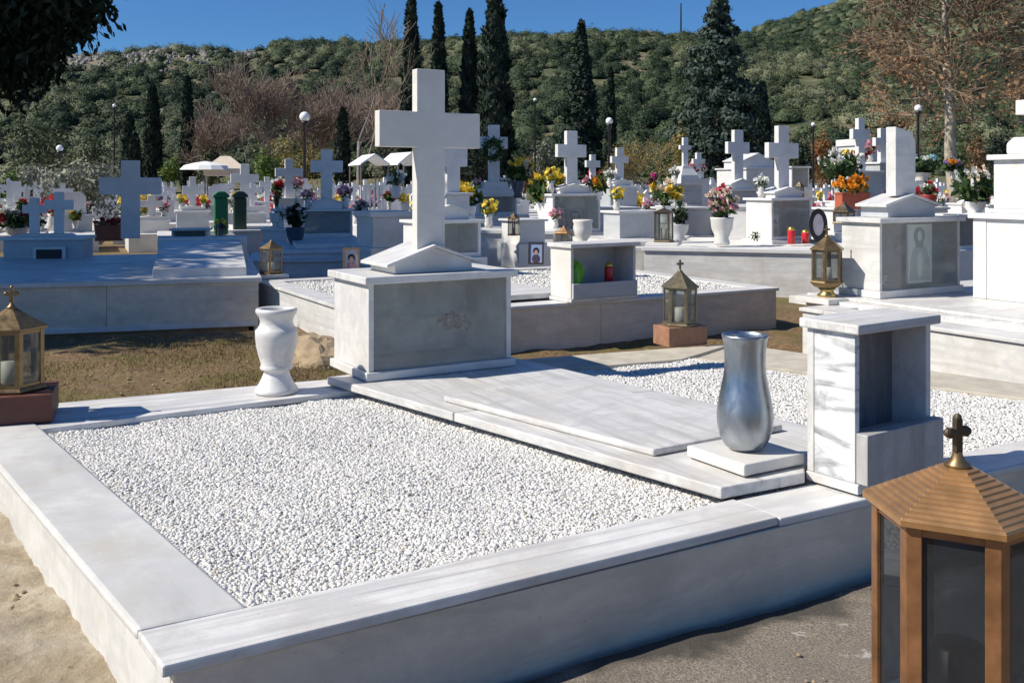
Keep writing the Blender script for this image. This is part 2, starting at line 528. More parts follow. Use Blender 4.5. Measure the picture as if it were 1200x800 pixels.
def cypress(label, u, y, vtop, wpx, vbase=None, name='cypress_tree', mat='leaf_cypress', group='cypress trees', n=3600, ragged=.25, cone=False, zb=0.0, leaf=.24):
    top = Z(vtop, y); H = top - zb
    Rr = wpx * .5 * y / F
    root = empty(name, (X(u, y), y, zb), random.uniform(0, 6), label, 'tree', group)
    MB().tube([(0, 0, -.1), (0.03, 0, H * .35), (0, 0.02, H * .8)], [Rr * .16 + .05, Rr * .1 + .04, .03], 7).build('trunk', M['bark_dark'], root)
    tt = rng.random(n * 2) ** (1.25 if cone else 1.0)
    ph = rng.random(n * 2) * 2 * math.pi
    if cone:
        prof = np.minimum(1, (tt / .08) ** .6) * (1 - tt) ** .85 + .04
    else:
        prof = np.minimum(1, (tt / .16) ** .5) * np.clip(1 - tt, 0, 1) ** .5 * .97 + .03
    s0 = random.uniform(0, 9)
    lump = 1 + ragged * (np.sin(ph * 3 + tt * 31 + s0) * .5 + np.sin(ph * 5 - tt * 57 + s0 * 2) * .35 + np.sin(tt * 83 + ph * 2 + s0) * .4)
    rad = Rr * prof * lump * (.45 + .6 * rng.random(n * 2) ** .5)
    h = (.03 + .97 * tt) * H
    h = h + np.sin(ph * 4 + tt * 40) * .15
    c = np.stack([np.cos(ph) * rad, np.sin(ph) * rad, h], 1)
    dirn = np.stack([np.cos(ph) * .5, np.sin(ph) * .5, np.ones_like(ph) * (.2 if cone else 1.0)], 1)
    sz = leaf * (.7 + .7 * rng.random(n * 2))
    clump = .5 + .5 * np.sin(ph * 3 + tt * 31 + s0)
    rdl = np.stack([np.cos(ph), np.sin(ph), np.full_like(ph, .25)], 1)
    Leaves().add(c, sz * 1.7, sz * .8, dirn, .7, facing=rdl, tint=clump * .5 + rng.random(n * 2) * .5).build('crown', M[mat], root)
    return root


def branch_segments(p, d, L, r, level, maxlev, out, spread=.62, up=.12, kids=(3, 4)):
    pts = [p.copy()]
    rr = [r]
    q = p.copy(); dd = d.copy()
    n = 4 if level < 3 else 3
    for i in range(n):
        dd = (dd + Vector((random.gauss(0, .11), random.gauss(0, .11), random.gauss(0, .08) + up * .4))).normalized()
        q = q + dd * (L / n)
        pts.append(q.copy()); rr.append(max(.006, r * (1 - .45 * (i + 1) / n)))
    out.append((level, pts, rr))
    if level >= maxlev:
        return
    for k in range(random.randint(*kids)):
        i = random.randint(max(1, n - 2), n) if k else n
        base = pts[i]
        ax = Vector((random.gauss(0, 1), random.gauss(0, 1), random.gauss(0, .6)))
        nd = (dd + ax.normalized() * spread * random.uniform(.6, 1.3) + Vector((0, 0, up))).normalized()
        branch_segments(base, nd, L * random.uniform(.6, .85), rr[i] * random.uniform(.55, .75), level + 1, maxlev, out, spread, up, kids)


def bare_tree(name, label, u, y, H, twig, bark, zb=0.0, maxlev=5, spread=.62, kids=(3, 4), r=.14, first=.32, lean=(0, 0), leaves=None, group=None, lsz=.2, ln=2, vis_tw=.014, up=.12):
    root = empty(name, (X(u, y), y, zb), 0, label, 'tree', group)
    segs = []
    branch_segments(Vector((0, 0, -.05)), Vector((lean[0], lean[1], 1)).normalized(), H * first, r, 0, maxlev, segs, spread, up, kids)
    a, b = MB(), MB()
    ends = []
    for lev, pts, rr in segs:
        if lev <= 1:
            a.tube(pts, rr, 8)
        else:
            b.tube(pts, [max(vis_tw, x) for x in rr], 4)
        if lev >= maxlev - 1:
            ends += [tuple(p) for p in pts[1:]]
    a.build('trunk', M[bark], root, True)
    if leaves:
        L = Leaves()
        e = np.array(ends)
        e = np.repeat(e, ln, 0)
        e = e + rng.normal(size=e.shape) * lsz * .9
        L.add(e, lsz * (.6 + .8 * rng.random(len(e))), lsz * .6)
        br = b.build('branch', M[twig], root)
        L.build('crown', M[leaves], root)
    else:
        b.build('crown', M[twig], root)
    return root


def bush(name, label, u, y, vtop, wpx, mat, n=900, leaf=.16, zb=0.0, group=None, cat='shrub', lobes=6, stems=True):
    H = Z(vtop, y) - zb; W = wpx * y / F
    root = empty(name, (X(u, y), y, zb), 0, label, cat, group)
    if stems:
        m = MB()
        for k in range(5):
            a = random.uniform(0, 6.3)
            m.tube([(0, 0, -.03), (math.cos(a) * W * .1, math.sin(a) * W * .1, H * .3), (math.cos(a) * W * .26, math.sin(a) * W * .26, H * .65)], [.05, .035, .015], 5)
        m.build('trunk', M['bark_dark'], root)
    L = Leaves()
    for k in range(lobes):
        a = random.uniform(0, 6.3); q = random.uniform(.1, .62)
        c = (math.cos(a) * W * .5 * q, math.sin(a) * W * .5 * q, H * random.uniform(.36, .70))
        rr = (W * random.uniform(.2, .3), W * random.uniform(.2, .3), H * random.uniform(.22, .30))
        p = blob(c, rr, n // lobes, .4)
        tg, rd = tangent(p, c)
        L.add(p, leaf * (.7 + .7 * rng.random(len(p))), leaf * .5, tg, .4, facing=rd, tint=random.uniform(0, .4) + .6 * rng.random(len(p)))
    L.build('crown', M[mat], root)
    return root


# ------------------------------------------------------------------ ground and hills
def axis(segs):
    out = []
    for a, b, st in segs:
        out += list(np.arange(a, b, st))
    return np.array(out + [segs[-1][1]])


xs = axis([(-900, -60, 60), (-60, -10, 4), (-10, -5.6, .3), (-5.6, 4, .07), (4, 10, .3), (10, 60, 4), (60, 900, 60)])
ys = axis([(-60, -4, 8), (-4, 1, .5), (1, 10, .07), (10, 16, .4), (16, 80, 4), (80, 1500, 90)])
gx, gy = np.meshgrid(xs, ys)
gz = np.zeros_like(gx)
for j in range(gx.shape[0]):
    for i in range(gx.shape[1]):
        x, y = gx[j, i], gy[j, i]
        if -5 < x < 5 and 1 < y < 11:
            k = min(1, (5 - abs(x)) * 2, (y - 1) * 2, (11 - y) * 2)
            gz[j, i] = k * (.035 * mnoise.fractal(Vector((x * 2.2, y * 2.2, 0)), 1.0, 2.0, 4) - .012)
            if y > 5.2 and x < -.6:   # trodden earth between the plots rises a little
                gz[j, i] += k * .05 * min(1, (y - 5.2) / 1.2)
        if -9 < x < -1.9 and 6.5 < y < 10.5:   # lower ground along the foot of the left wall
            dw = -((y - 9.0) * math.cos(R(17)) - (x + 4.68) * math.sin(R(17)))
            dw += .10 * mnoise.noise(Vector((x * 2.5, y * 2.5, 3)))
            m_ = max(0, min(1, (.50 - dw) / .12)) * max(0, min(1, (-1.9 - x) / .3))
            if dw > -.6: gz[j, i] = gz[j, i] * (1 - m_) - .15 * m_
nj, ni = gx.shape
idx = np.arange(nj * ni).reshape(nj, ni)
gq = np.stack([idx[:-1, :-1], idx[:-1, 1:], idx[1:, 1:], idx[1:, :-1]], -1).reshape(-1, 4)
ground = np_mesh('ground', np.stack([gx, gy, gz], -1).reshape(-1, 3), gq, M['earth'], smooth=True)
tag(ground, kind='structure')

# gritty path in front of the near plot
fx = np.linspace(0, 1, 260); fy = np.linspace(0, 1, 60) ** 1.5
_f = P(190, 780, .30)
PW0 = (-1.9 - _f[0]) * -math.sin(R(29.6)) + (1.62 - _f[1]) * math.cos(R(29.6)) - .018   # path start to the wall face
A30 = (math.cos(R(29.6)), math.sin(R(29.6)))
px, py = np.meshgrid(fx, fy)
wx = -1.9 + px * 7 * A30[0] + py * 2.6 * A30[1]
wy = 1.62 + px * 7 * A30[1] - py * 2.6 * A30[0]
wz = np.zeros_like(wx)
for j in range(wx.shape[0]):
    for i in range(wx.shape[1]):
        wz[j, i] = .03 + .012 * mnoise.fractal(Vector((wx[j, i] * 3, wy[j, i] * 3, 4)), 1, 2, 4)
wz[0, :] = .02
idx = np.arange(wx.size).reshape(wx.shape)
pq = np.stack([idx[:-1, :-1], idx[1:, :-1], idx[1:, 1:], idx[:-1, 1:]], -1).reshape(-1, 4)
moss_shade = []
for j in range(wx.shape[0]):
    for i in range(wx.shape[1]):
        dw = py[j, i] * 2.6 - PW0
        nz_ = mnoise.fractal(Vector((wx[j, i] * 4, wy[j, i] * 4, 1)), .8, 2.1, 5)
        moss_shade.append(max(0, min(.85, (.15 + .11 * nz_ - dw) / .09)))  # band along the wall foot: mossy stain plus wall shadow put into the colour
tag(np_mesh('path', np.stack([wx, wy, wz], -1).reshape(-1, 3), pq, M['path'], smooth=True, tint=np.array(moss_shade)), kind='structure')

# pale cemented dirt bank beside the left wall
bx, by = np.meshgrid(np.linspace(0, 1, 110), np.linspace(0, 1, 230))
B37 = (-math.sin(R(37)), math.cos(R(37)))
sx = -.72 - bx * 1.6 * B37[1] + by * 3.4 * B37[0]
sy = 2.25 + bx * 1.6 * B37[0] + by * 3.4 * B37[1]
sz = np.zeros_like(sx)
for j in range(sx.shape[0]):
    for i in range(sx.shape[1]):
        p = Vector((sx[j, i] * 2.6, sy[j, i] * 2.6, 9))
        sz[j, i] = .065 + .042 * mnoise.fractal(p * 1.3, .75, 2.1, 8) - .015 * bx[j, i]
idx = np.arange(sx.size).reshape(sx.shape)
pq = np.stack([idx[:-1, :-1], idx[1:, :-1], idx[1:, 1:], idx[:-1, 1:]], -1).reshape(-1, 4)
tag(np_mesh('dirt_verge', np.stack([sx, sy, sz], -1).reshape(-1, 3), pq, M['cement_dirt'], smooth=True), kind='structure')

# pale paved lanes between the far rows
for k, (y0, y1) in enumerate(((11.3, 11.9), (24.5, 26.0), (45, 47))):
    w = 30 + y1
    o = MB().prism([(-w, y0 - 8), (w, y0 + 10), (w, y1 + 10), (-w, y1 - 8)], -.02, .012).build('lane_paving', M['concrete'])
    tag(o, kind='structure')

RIDGE = [(-1500, 95), (-600, 85), (-200, 76), (0, 70), (100, 66), (200, 62), (300, 62), (340, 56), (450, 56), (520, 52), (600, 49), (720, 46), (800, 50), (900, 52), (1100, 56), (1700, 70), (2600, 80)]
HILL2 = [(-1500, 200), (500, 190), (700, 90), (800, 55), (850, 46), (880, 36), (920, 23), (960, 11), (1000, 1), (1060, -16), (1150, -40), (1300, -66), (1500, -70), (1800, -30), (2600, 60)]


def interp(tab, u):
    return float(np.interp(u, [a for a, _ in tab], [b for _, b in tab]))


YR, YH = 230.0, 420.0


def terrain_z(x, y):
    u = U0 + x / y * F
    e1 = V0 - interp(RIDGE, u)
    e2 = V0 - interp(HILL2, u)
    y0 = 66.0
    s = max(0.0, min(1.0, (y - y0) / (YR - y0)))
    z1 = (e1 * YR / F + CZ) * (s * .55 + .45 * s * s * (3 - 2 * s))
    if y > YR:
        z1 *= max(.2, 1 - ((y - YR) / 260) ** 1.3)
    s2 = max(0.0, min(1.0, (y - 110) / (YH - 110)))
    z2 = (e2 * YH / F + CZ) * (s2 ** 1.15)
    if y > YH:
        z2 *= max(.1, 1 - (y - YH) / 400)
    z = max(z1, z2) if abs(z1 - z2) > 3 else max(z1, z2) + (3 - abs(z1 - z2)) * .12
    z += 1.1 * min(1, s * 3) * mnoise.fractal(Vector((x * .035, y * .035, 2)), .9, 2, 4)
    return z


us = np.linspace(-1500, 2600, 230)
yy = np.concatenate([np.linspace(66, 230, 60), np.linspace(234, 420, 50), np.linspace(430, 760, 14)])
tv = np.zeros((len(yy), len(us), 3))
for j, y in enumerate(yy):
    for i, u in enumerate(us):
        x = X(u, y)
        tv[j, i] = (x, y, terrain_z(x, y) - (1.0 if j == 0 else .05))
idx = np.arange(len(yy) * len(us)).reshape(len(yy), len(us))
tq = np.stack([idx[:-1, :-1], idx[:-1, 1:], idx[1:, 1:], idx[1:, :-1]], -1).reshape(-1, 4)
tag(np_mesh('hillside_terrain', tv.reshape(-1, 3), tq, M['hill'], smooth=True), kind='structure')

def ico():
    g = (1 + 5 ** .5) / 2
    v = np.array([(-1, g, 0), (1, g, 0), (-1, -g, 0), (1, -g, 0), (0, -1, g), (0, 1, g), (0, -1, -g), (0, 1, -g), (g, 0, -1), (g, 0, 1), (-g, 0, -1), (-g, 0, 1)], float)
    v /= np.linalg.norm(v[0])
    f = np.array([(0, 11, 5), (0, 5, 1), (0, 1, 7), (0, 7, 10), (0, 10, 11), (1, 5, 9), (5, 11, 4), (11, 10, 2), (10, 7, 6), (7, 1, 8), (3, 9, 4), (3, 4, 2), (3, 2, 6), (3, 6, 8), (3, 8, 9), (4, 9, 5), (2, 4, 11), (6, 2, 10), (8, 6, 7), (9, 8, 1)])
    return v, f


# scrub covering the hillside (one uncountable mass) and pale rocks
def subdivide(v, f):
    v = [tuple(p) for p in v]; cache = {}; out = []
    def mid(i, j):
        k = (min(i, j), max(i, j))
        if k not in cache:
            m_ = np.array(v[i]) + np.array(v[j]); m_ /= np.linalg.norm(m_)
            cache[k] = len(v); v.append(tuple(m_))
        return cache[k]
    for a_, b_, c_ in f:
        x1, x2, x3 = mid(a_, b_), mid(b_, c_), mid(c_, a_)
        out += [(a_, x1, x3), (b_, x2, x1), (c_, x3, x2), (x1, x2, x3)]
    return np.array(v), np.array(out)


DOME = subdivide(*ico())
CV, CF, CT, CN = [], [], [], 0
L = Leaves()
cnt = 0
tries = 0
while cnt < 10500 and tries < 90000:
    tries += 1
    if cnt < 6000:
        u = random.uniform(-100, 1300); y = 80 + random.random() * 165
    else:
        u = random.uniform(790, 1300); y = 110 + random.random() * 330
    x = X(u, y)
    nz = mnoise.noise(Vector((x * .045, y * .045, 5)))
    if nz < -.26 and random.random() < .6:
        continue
    if YR + 8 > y > YR - 62 and 60 < u < 310 and random.random() < .82:
        continue
    if y > YR + 10 and interp(HILL2, u) > interp(RIDGE, u):
        continue
    z = terrain_z(x, y)
    big = random.random() ** 1.2
    rad = (random.uniform(.45, .95) if big < .45 else random.uniform(.95, 2.0)) * (1.2 if y > 170 else 1) * (1.35 if y > 300 else 1)
    hh = rad * random.uniform(.65, 1.05)
    base = .36 + .75 * mnoise.noise(Vector((x * .035, y * .035, 1))) + random.gauss(0, .30)
    base = max(0, min(1, base))
    cv_, cf_ = DOME
    ph = rng.random(3) * 6.3
    lump = 1 + .20 * np.sin(cv_[:, 0] * 5 + ph[0]) * np.cos(cv_[:, 1] * 5 + ph[1]) + .12 * np.sin(cv_[:, 2] * 9 + ph[2]) + rng.normal(size=len(cv_)) * .10
    vv = cv_ * lump[:, None] * np.array((rad, rad * random.uniform(.8, 1.2), hh)) * .80
    vv[:, 2] = np.maximum(vv[:, 2], -.15)
    CV.append(vv + np.array((x, y, z - .05))); CF.append(cf_ + CN); CN += len(cv_)
    CT.append(np.clip(base * .86 + .12 * rng.random(len(cf_)) - .02, 0, 1))
    n = int((430 if y < 150 else 270 if y < 260 else 130) * min(1.7, rad / 1.5) ** 1.5)
    p = blob((0, 0, 0), (rad * 1.08, rad * 1.08, hh * 1.1), n, .68)
    p[:, 2] = np.abs(p[:, 2])
    tg, rd = tangent(p, (0, 0, -.15 * hh))
    p = p + np.array((x, y, z - .05))
    L.add(p, (.24 if y < 150 else .32) * (.5 + .9 * rng.random(n)), .17, tg, .6, facing=rd, tint=base * .86 + .14 * rng.random(n))
    cnt += 1
lv_, lq_, lt_ = np.concatenate(L.v), np.concatenate(L.q), np.concatenate(L.t)
lq3 = np.concatenate([lq_[:, [0, 1, 2]], lq_[:, [0, 2, 3]]])
allv = np.concatenate(CV + [lv_]); allf = np.concatenate(CF + [lq3 + CN]); allt = np.clip(np.concatenate(CT + [lt_, lt_]), 0, 1)
tag(np_mesh('hillside_scrub', allv, allf, M['leaf_hill'], tint=allt), 'dense dark green scrub covering the hillside behind the cemetery', 'scrub', kind='stuff')

m = MB()
for k in range(1900):
    if k < 1500:
        u = random.uniform(70, 300); y = YR - abs(random.gauss(0, 26)) - 1; s = random.uniform(.2, .85)
    else:
        u = random.uniform(-50, 1250); y = random.uniform(90, 330); s = random.uniform(.2, .55)
        if y > YR and u < 850: continue
    x = X(u, y); z = terrain_z(x, y)
    a = [random.uniform(.6, 1.3) * s for _ in range(7)]
    m.add([(x - a[0], y, z - .2), (x, y - a[1], z - .2), (x + a[2], y, z - .2), (x, y + a[3], z - .2), (x - a[4] * .4, y - a[5] * .3, z + a[6] * .8), (x + a[0] * .4, y - a[4] * .2, z + a[5] * .7)],
          [(0, 1, 4), (1, 2, 5), (1, 5, 4), (2, 3, 5), (3, 0, 4), (3, 4, 5)])
tag(m.build('hillside_rocks', M['rock']), 'pale grey limestone rocks scattered over the hillside ridge', 'rocks', kind='stuff')

# ------------------------------------------------------------------ slabs from plan points
def slab(name, pts, z0, z1, mat, parent, yaw, origin, bevel=.006):
    """plan polygon (world) -> child part in the parent's frame"""
    c, s = math.cos(-yaw), math.sin(-yaw)
    loc = [((p[0] - origin[0]) * c - (p[1] - origin[1]) * s, (p[0] - origin[0]) * s + (p[1] - origin[1]) * c) for p in pts]
    return MB().prism(loc, z0, z1).build(name, M[mat], parent, bevel=bevel)


def pt(u, v, z):
    return P(u, v, z)[:2]


def lerp(a, b, t):
    return (a[0] + (b[0] - a[0]) * t, a[1] + (b[1] - a[1]) * t)


def inpoly(px, py, poly):
    n = len(poly); ins = np.zeros(len(px), bool)
    j = n - 1
    for i in range(n):
        xi, yi = poly[i]; xj, yj = poly[j]
        c = ((yi > py) != (yj > py)) & (px < (xj - xi) * (py - yi) / (yj - yi + 1e-12) + xi)
        ins ^= c; j = i
    return ins


def gravel(label, poly, z, n, r, seed, relief=.014):
    xs_ = [p[0] for p in poly]; ys_ = [p[1] for p in poly]
    q = np.empty((0, 2))
    while len(q) < n:
        a = np.stack([rng.uniform(min(xs_), max(xs_), n), rng.uniform(min(ys_), max(ys_), n)], 1)
        q = np.concatenate([q, a[inpoly(a[:, 0], a[:, 1], poly)]])
    q = q[:n]
    h = relief * (np.sin(q[:, 0] * 5.1 + seed) * np.cos(q[:, 1] * 4.3) * .5 + np.sin(q[:, 0] * 13 + q[:, 1] * 9) * .25)
    v0, f0 = ico()
    sc = r * (.62 + .75 * rng.random((n, 1)) ** 1.5) * (.62 + .70 * rng.random((n, 3)))
    rot = rng.normal(size=(n, 4)); rot /= np.linalg.norm(rot, axis=1, keepdims=True)
    w, x, y, zz = rot.T
    Rm = np.stack([np.stack([1 - 2 * (y * y + zz * zz), 2 * (x * y - zz * w), 2 * (x * zz + y * w)], -1),
                   np.stack([2 * (x * y + zz * w), 1 - 2 * (x * x + zz * zz), 2 * (y * zz - x * w)], -1),
                   np.stack([2 * (x * zz - y * w), 2 * (y * zz + x * w), 1 - 2 * (x * x + y * y)], -1)], 1)
    jit = 1 + .22 * rng.normal(size=(n, 12, 1)).clip(-1, 1)
    lv = v0[None] * jit * sc[:, None, :]
    wv = np.einsum('nij,nkj->nki', Rm, lv)
    wv[:, :, 2] *= .72
    wv += np.stack([q[:, 0], q[:, 1], z + h + rng.random(n) * r * 1.1], 1)[:, None, :]
    fs = (f0[None] + (np.arange(n) * 12)[:, None, None]).reshape(-1, 3)
    tint = np.repeat(rng.random(n), 20)
    o = np_mesh('gravel', wv.reshape(-1, 3), fs, M['pebble'], smooth=True, tint=tint)
    tag(o, label, 'gravel', kind='stuff')
    return o


# ================================================================== NEAR PLOT
YA = R(29.6)
zt = .30
FL, FR1, FR2 = pt(190, 780, zt), pt(912, 605, zt), None
dA = (math.cos(YA), math.sin(YA)); nA = (-dA[1], dA[0])
def off(p, a, b, d=dA):
    return (p[0] + d[0] * a - d[1] * b, p[1] + d[1] * a + d[0] * b)
IL = pt(268, 711, zt)                       # inner front-left
OB = pt(0, 552, zt); IB = pt(40, 496, zt)
dB = ((OB[0] - FL[0]), (OB[1] - FL[1])); lb = math.hypot(*dB); dB = (dB[0] / lb, dB[1] / lb)
near = empty('grave_plot', (FL[0], FL[1], 0), YA, 'large white double grave plot in front, full of white gravel, with plinths and vases', 'grave plot', 'marble grave plots')
wf = .215
sl = lambda name, pts, z0, z1, mat, bev=.006, yaw=YA: slab(name, pts, z0, z1, mat, near, YA, FL, bev)
L1 = math.hypot(FR1[0] - FL[0], FR1[1] - FL[1])
sl('border_slab', [FL, FR1, off(FR1, 0, wf), off(FL, -.02, wf)], zt - .03, zt, 'marble_streak')
sl('border_slab', [off(FR1, .004, -.004), off(FR1, 2.2, -.02), off(FR1, 2.2, wf), off(FR1, .004, wf)], zt - .034, zt - .005, 'marble')
# left border, meeting the front slab
a0 = off(FL, -.022, wf + .004)
a1 = (a0[0] + dB[0] * 2.95, a0[1] + dB[1] * 2.95)
i0 = off(FL, .25, wf + .004)
i1 = (i0[0] + dB[0] * 2.70, i0[1] + dB[1] * 2.70)
sl('border_slab', [a0, i0, i1, a1], zt - .03, zt + .002, 'marble_side', .012)
# back border left part
b0, b1 = pt(165, 487, zt), pt(424, 455, zt)
c0, c1 = pt(67, 471, zt), pt(400, 442, zt)
b00 = lerp(b1, b0, 1.62); c00 = lerp(c1, c0, 1.30)
sl('border_slab', [b00, b1, c1, c00], zt - .035, zt - .004, 'marble_streak')
# back border right part (tan concrete edging), then right border
d0, d1 = pt(560, 440, zt), pt(800, 420, zt)
e0, e1 = pt(560, 424, zt), pt(860, 402, zt)
sl('border_slab', [d0, d1, e1, e0], zt - .05, zt - .002, 'concrete')
r0, r1 = pt(1260, 472, zt), pt(1250, 455, zt)
sl('border_slab', [pt(815, 418.5, zt), (r0[0], r0[1]), r1, pt(866, 402, zt)], zt - .05, zt - .006, 'concrete')
# walls under the borders
ins = .018
sl('front_wall', [off(FL, .03, ins), off(FR1, 2.2, ins), off(FR1, 2.2, .06), off(FL, .03, .06)], -.1, zt - .034, 'marble_front', .003)
w0 = (a0[0] + dB[1] * .03 + dB[0] * -.16, a0[1] - dB[0] * .03 + dB[1] * -.16)
w1 = (w0[0] + dB[0] * 3.05, w0[1] + dB[1] * 3.05)
sl('side_wall', [w0, (w0[0] + dB[1] * .035, w0[1] - dB[0] * .035), (w1[0] + dB[1] * .035, w1[1] - dB[0] * .035), w1], -.1, zt - .031, 'marble_side', .003)
sl('back_wall', [lerp(c00, b00, .25), lerp(c1, b1, .25), lerp(c1, b1, .4), lerp(c00, b00, .4)], -.1, zt - .036, 'marble_front', .003)
sl('back_wall', [lerp(e0, d0, .25), lerp(e1, d1, .25), lerp(e1, d1, .5), lerp(e0, d0, .5)], -.1, zt - .051, 'marble_front', .003)
# raised platform slab and the cover on it
zp = .345
pl = [pt(845, 571, zp), pt(943, 553, zp), pt(640, 427, zp), pt(424, 453, zp)]
R0 = pt(940, 497, zp)
m0, m1 = lerp(pl[0], pl[3], .66), lerp(R0, pl[2], .50)
sl('platform_slab', [pl[0], pl[1], (1.10, 3.71), (1.50, 3.97), R0, m1, m0], zp - .042, zp, 'marble_streak_y')
sl('platform_slab', [lerp(m0, pl[3], .012), lerp(m1, pl[2], .012), lerp(m1, pl[2], 1.45), lerp(m0, pl[3], 1.45)], zp - .042, zp - .001, 'marble_streak_y')
zc = .376
sl('cover_slab', [pt(766, 526, zc), pt(918, 497, zc), pt(668, 444, zc), pt(519, 463, zc)], zp + .001, zc, 'marble_streak_y', .01)
gz_ = .262
bed = [off(FL, .2, wf - .05), off(FR1, 2.0, wf - .05), pt(1255, 470, gz_), pt(850, 408, gz_), pt(430, 440, gz_), lerp(c00, b00, .6)]
slab('gravel_bed', bed, -.05, gz_ - .006, 'pebble_bed', near, YA, FL, 0)
gl_poly = [off(FL, .22, wf), off(FR1, -.12, wf), pt(850, 570, zp - .04), pt(436, 450, zp - .04), b1, b00, (i1[0], i1[1])]
gravel('white gravel filling the near left half of the front grave plot', gl_poly, gz_, 125000, .0066, 1)
gr_poly = [off(FR1, .02, wf), off(FR1, 2.1, wf), pt(1250, 470, gz_), pt(825, 417, gz_), pt(640, 432, gz_), pt(935, 505, gz_)]
gravel('white gravel behind the steel vase and niche in the front plot', gr_poly, gz_ + .012, 60000, .0076, 2)


# ------------------------------------------------------------------ ossuary boxes
def ossuary(name, label, loc, yaw, W, D, H, mats=('marble', 'marble', 'marble'), plinth=.045, cap=.04, over=.03, glassy=True, group='marble ossuary boxes', cat='ossuary', bev=.005, inner=None):
    """front-left-bottom corner at loc; front faces local -y"""
    o = empty(name, loc, yaw, label, cat, group)
    z1 = H - cap
    if plinth:
        MB().box(-.02, W + .02, -.02, D + .02, 0, plinth).build('plinth', M[mats[0]], o, bevel=bev)
    t_ = .03
    pz = plinth
    MB().box(0, t_, 0, D, pz + .001, z1 - .001).build('side_panel', M[mats[1]], o, bevel=.003)
    MB().box(W - t_, W, 0, D, pz + .001, z1 - .001).build('side_panel', M[mats[1]], o, bevel=.003)
    MB().box(t_ + .001, W - t_ - .001, D - .03, D - .002, pz + .001, z1 - .001).build('back_panel', M[mats[2]], o)
    if glassy:
        MB().box(t_ + .002, W - t_ - .002, .012, .018, pz + .002, z1 - .002).build('glass_pane', M['glass'], o)
    MB().box(-over, W + over, -over, D + over, z1, H).build('cap_slab', M[mats[0]], o, bevel=bev)
    return o


def pediment(parent, x0, x1, y0, y1, z, ze, za, t_=.018, over=.035, mat='marble', roofmat='marble'):
    """gabled block on the cap: walls to ze at the sides, apex za, thin roof slabs"""
    xm = (x0 + x1) / 2
    MB().profile([(x0, z), (x1, z), (x1, ze), (xm, za - t_), (x0, ze)], y0, y1).build('pediment', M[mat], parent, bevel=.003)
    sl_ = (za - t_ - ze) / (xm - x0)
    m = MB()
    m.profile([(x0 - over, ze - sl_ * over + .001), (xm, za - t_ + .001), (x1 + over, ze - sl_ * over + .001),
               (x1 + over, ze - sl_ * over + t_), (xm, za), (x0 - over, ze - sl_ * over + t_)], y0 - .02, y1 + .02)
    m.f[-7 if False else len(m.f) - 8] = m.f[len(m.f) - 8]
    m.build('pediment_roof', M[roofmat], parent, bevel=.003)


def cross_mesh(xc, y0, y1, z0, z1, hw, arm0, arm1, ha, fl=0.0):
    pts = [(xc - hw, z0), (xc + hw, z0), (xc + hw, arm0), (xc + ha, arm0 - fl), (xc + ha, arm1 + fl), (xc + hw, arm1), (xc + hw, z1), (xc - hw, z1), (xc - hw, arm1), (xc - ha, arm1 + fl), (xc - ha, arm0 - fl), (xc - hw, arm0)]
    n = 12
    v = [(p[0], y0, p[1]) for p in pts] + [(p[0], y1, p[1]) for p in pts]
    f = [(0, 1, 2, 11), (11, 2, 5, 8), (2, 3, 4, 5), (8, 9, 10, 11), (8, 5, 6, 7)]
    f += [tuple(n + i for i in reversed(q)) for q in f]
    f += [(i, n + i, n + (i + 1) % n, (i + 1) % n) for i in range(n)]
    return MB().add(v, f)


# central ossuary with tall cross
co = P(432, 447, zp)
yc = R(31)
cen = ossuary('ossuary', 'glass fronted marble ossuary with the tallest plain cross, in the middle', (co[0], co[1], zp + .002), yc, .885, .51, .555)
def flower_bits(parent, name, c, rad, n, mat, leaf, tint=None):
    p = blob(c, rad, n, .2)
    Leaves().add(p, leaf, leaf * .8).build(name, M[mat], parent)
flower_bits(cen, 'dried_bouquet', (.62, .2, .25), (.10, .07, .05), 90, 'leaf_brown', .04)
pediment(cen, .18, .66, .06, .40, .557, .612, .712, .018, .055)
cross_mesh(.42, .10, .165, 0.67, 1.695, .088, 1.255, 1.455, .315).build('cross', M['marble_warm'], cen, bevel=.004)

# niche box at the right of the plot
no = P(1002, 580, zt)
yn = R(35)
ni_ = empty('memorial_niche', (no[0], no[1], zt + .004), yn, 'open marble niche with dark veined side, by the steel vase', 'niche', 'open marble niches')
W_, D_, H_ = .465, .205, .60
MB().box(-.004, W_ + .004, -.015, D_ + .004, 0, .035).build('plinth', M['marble'], ni_, bevel=.004)
MB().box(0, .026, 0, D_ - .03, .036, H_ - .036).build('side_panel', M['marble_vein'], ni_, bevel=.003)
MB().box(-.002, .026, D_ - .029, D_, .036, H_ - .036).build('corner_post', M['marble'], ni_, bevel=.003)
MB().box(W_ - .03, W_, 0, D_, .036, H_ - .036).build('side_panel', M['marble'], ni_, bevel=.003)
MB().box(.027, W_ - .031, D_ - .06, D_ - .032, .036, H_ - .036).build('back_panel', M['niche_back'], ni_)
MB().box(.002, W_ + .006, -.05, -.002, .037, .215).build('front_panel', M['marble_grain'], ni_, bevel=.004)
MB().box(.027, W_ - .031, 0, D_ - .061, .15, .17).build('shelf', M['marble_grey'], ni_)
MB().box(-.022, W_ + .022, -.03, D_ + .022, H_ - .035, H_).build('cap_slab', M['marble_streak'], ni_, bevel=.006)

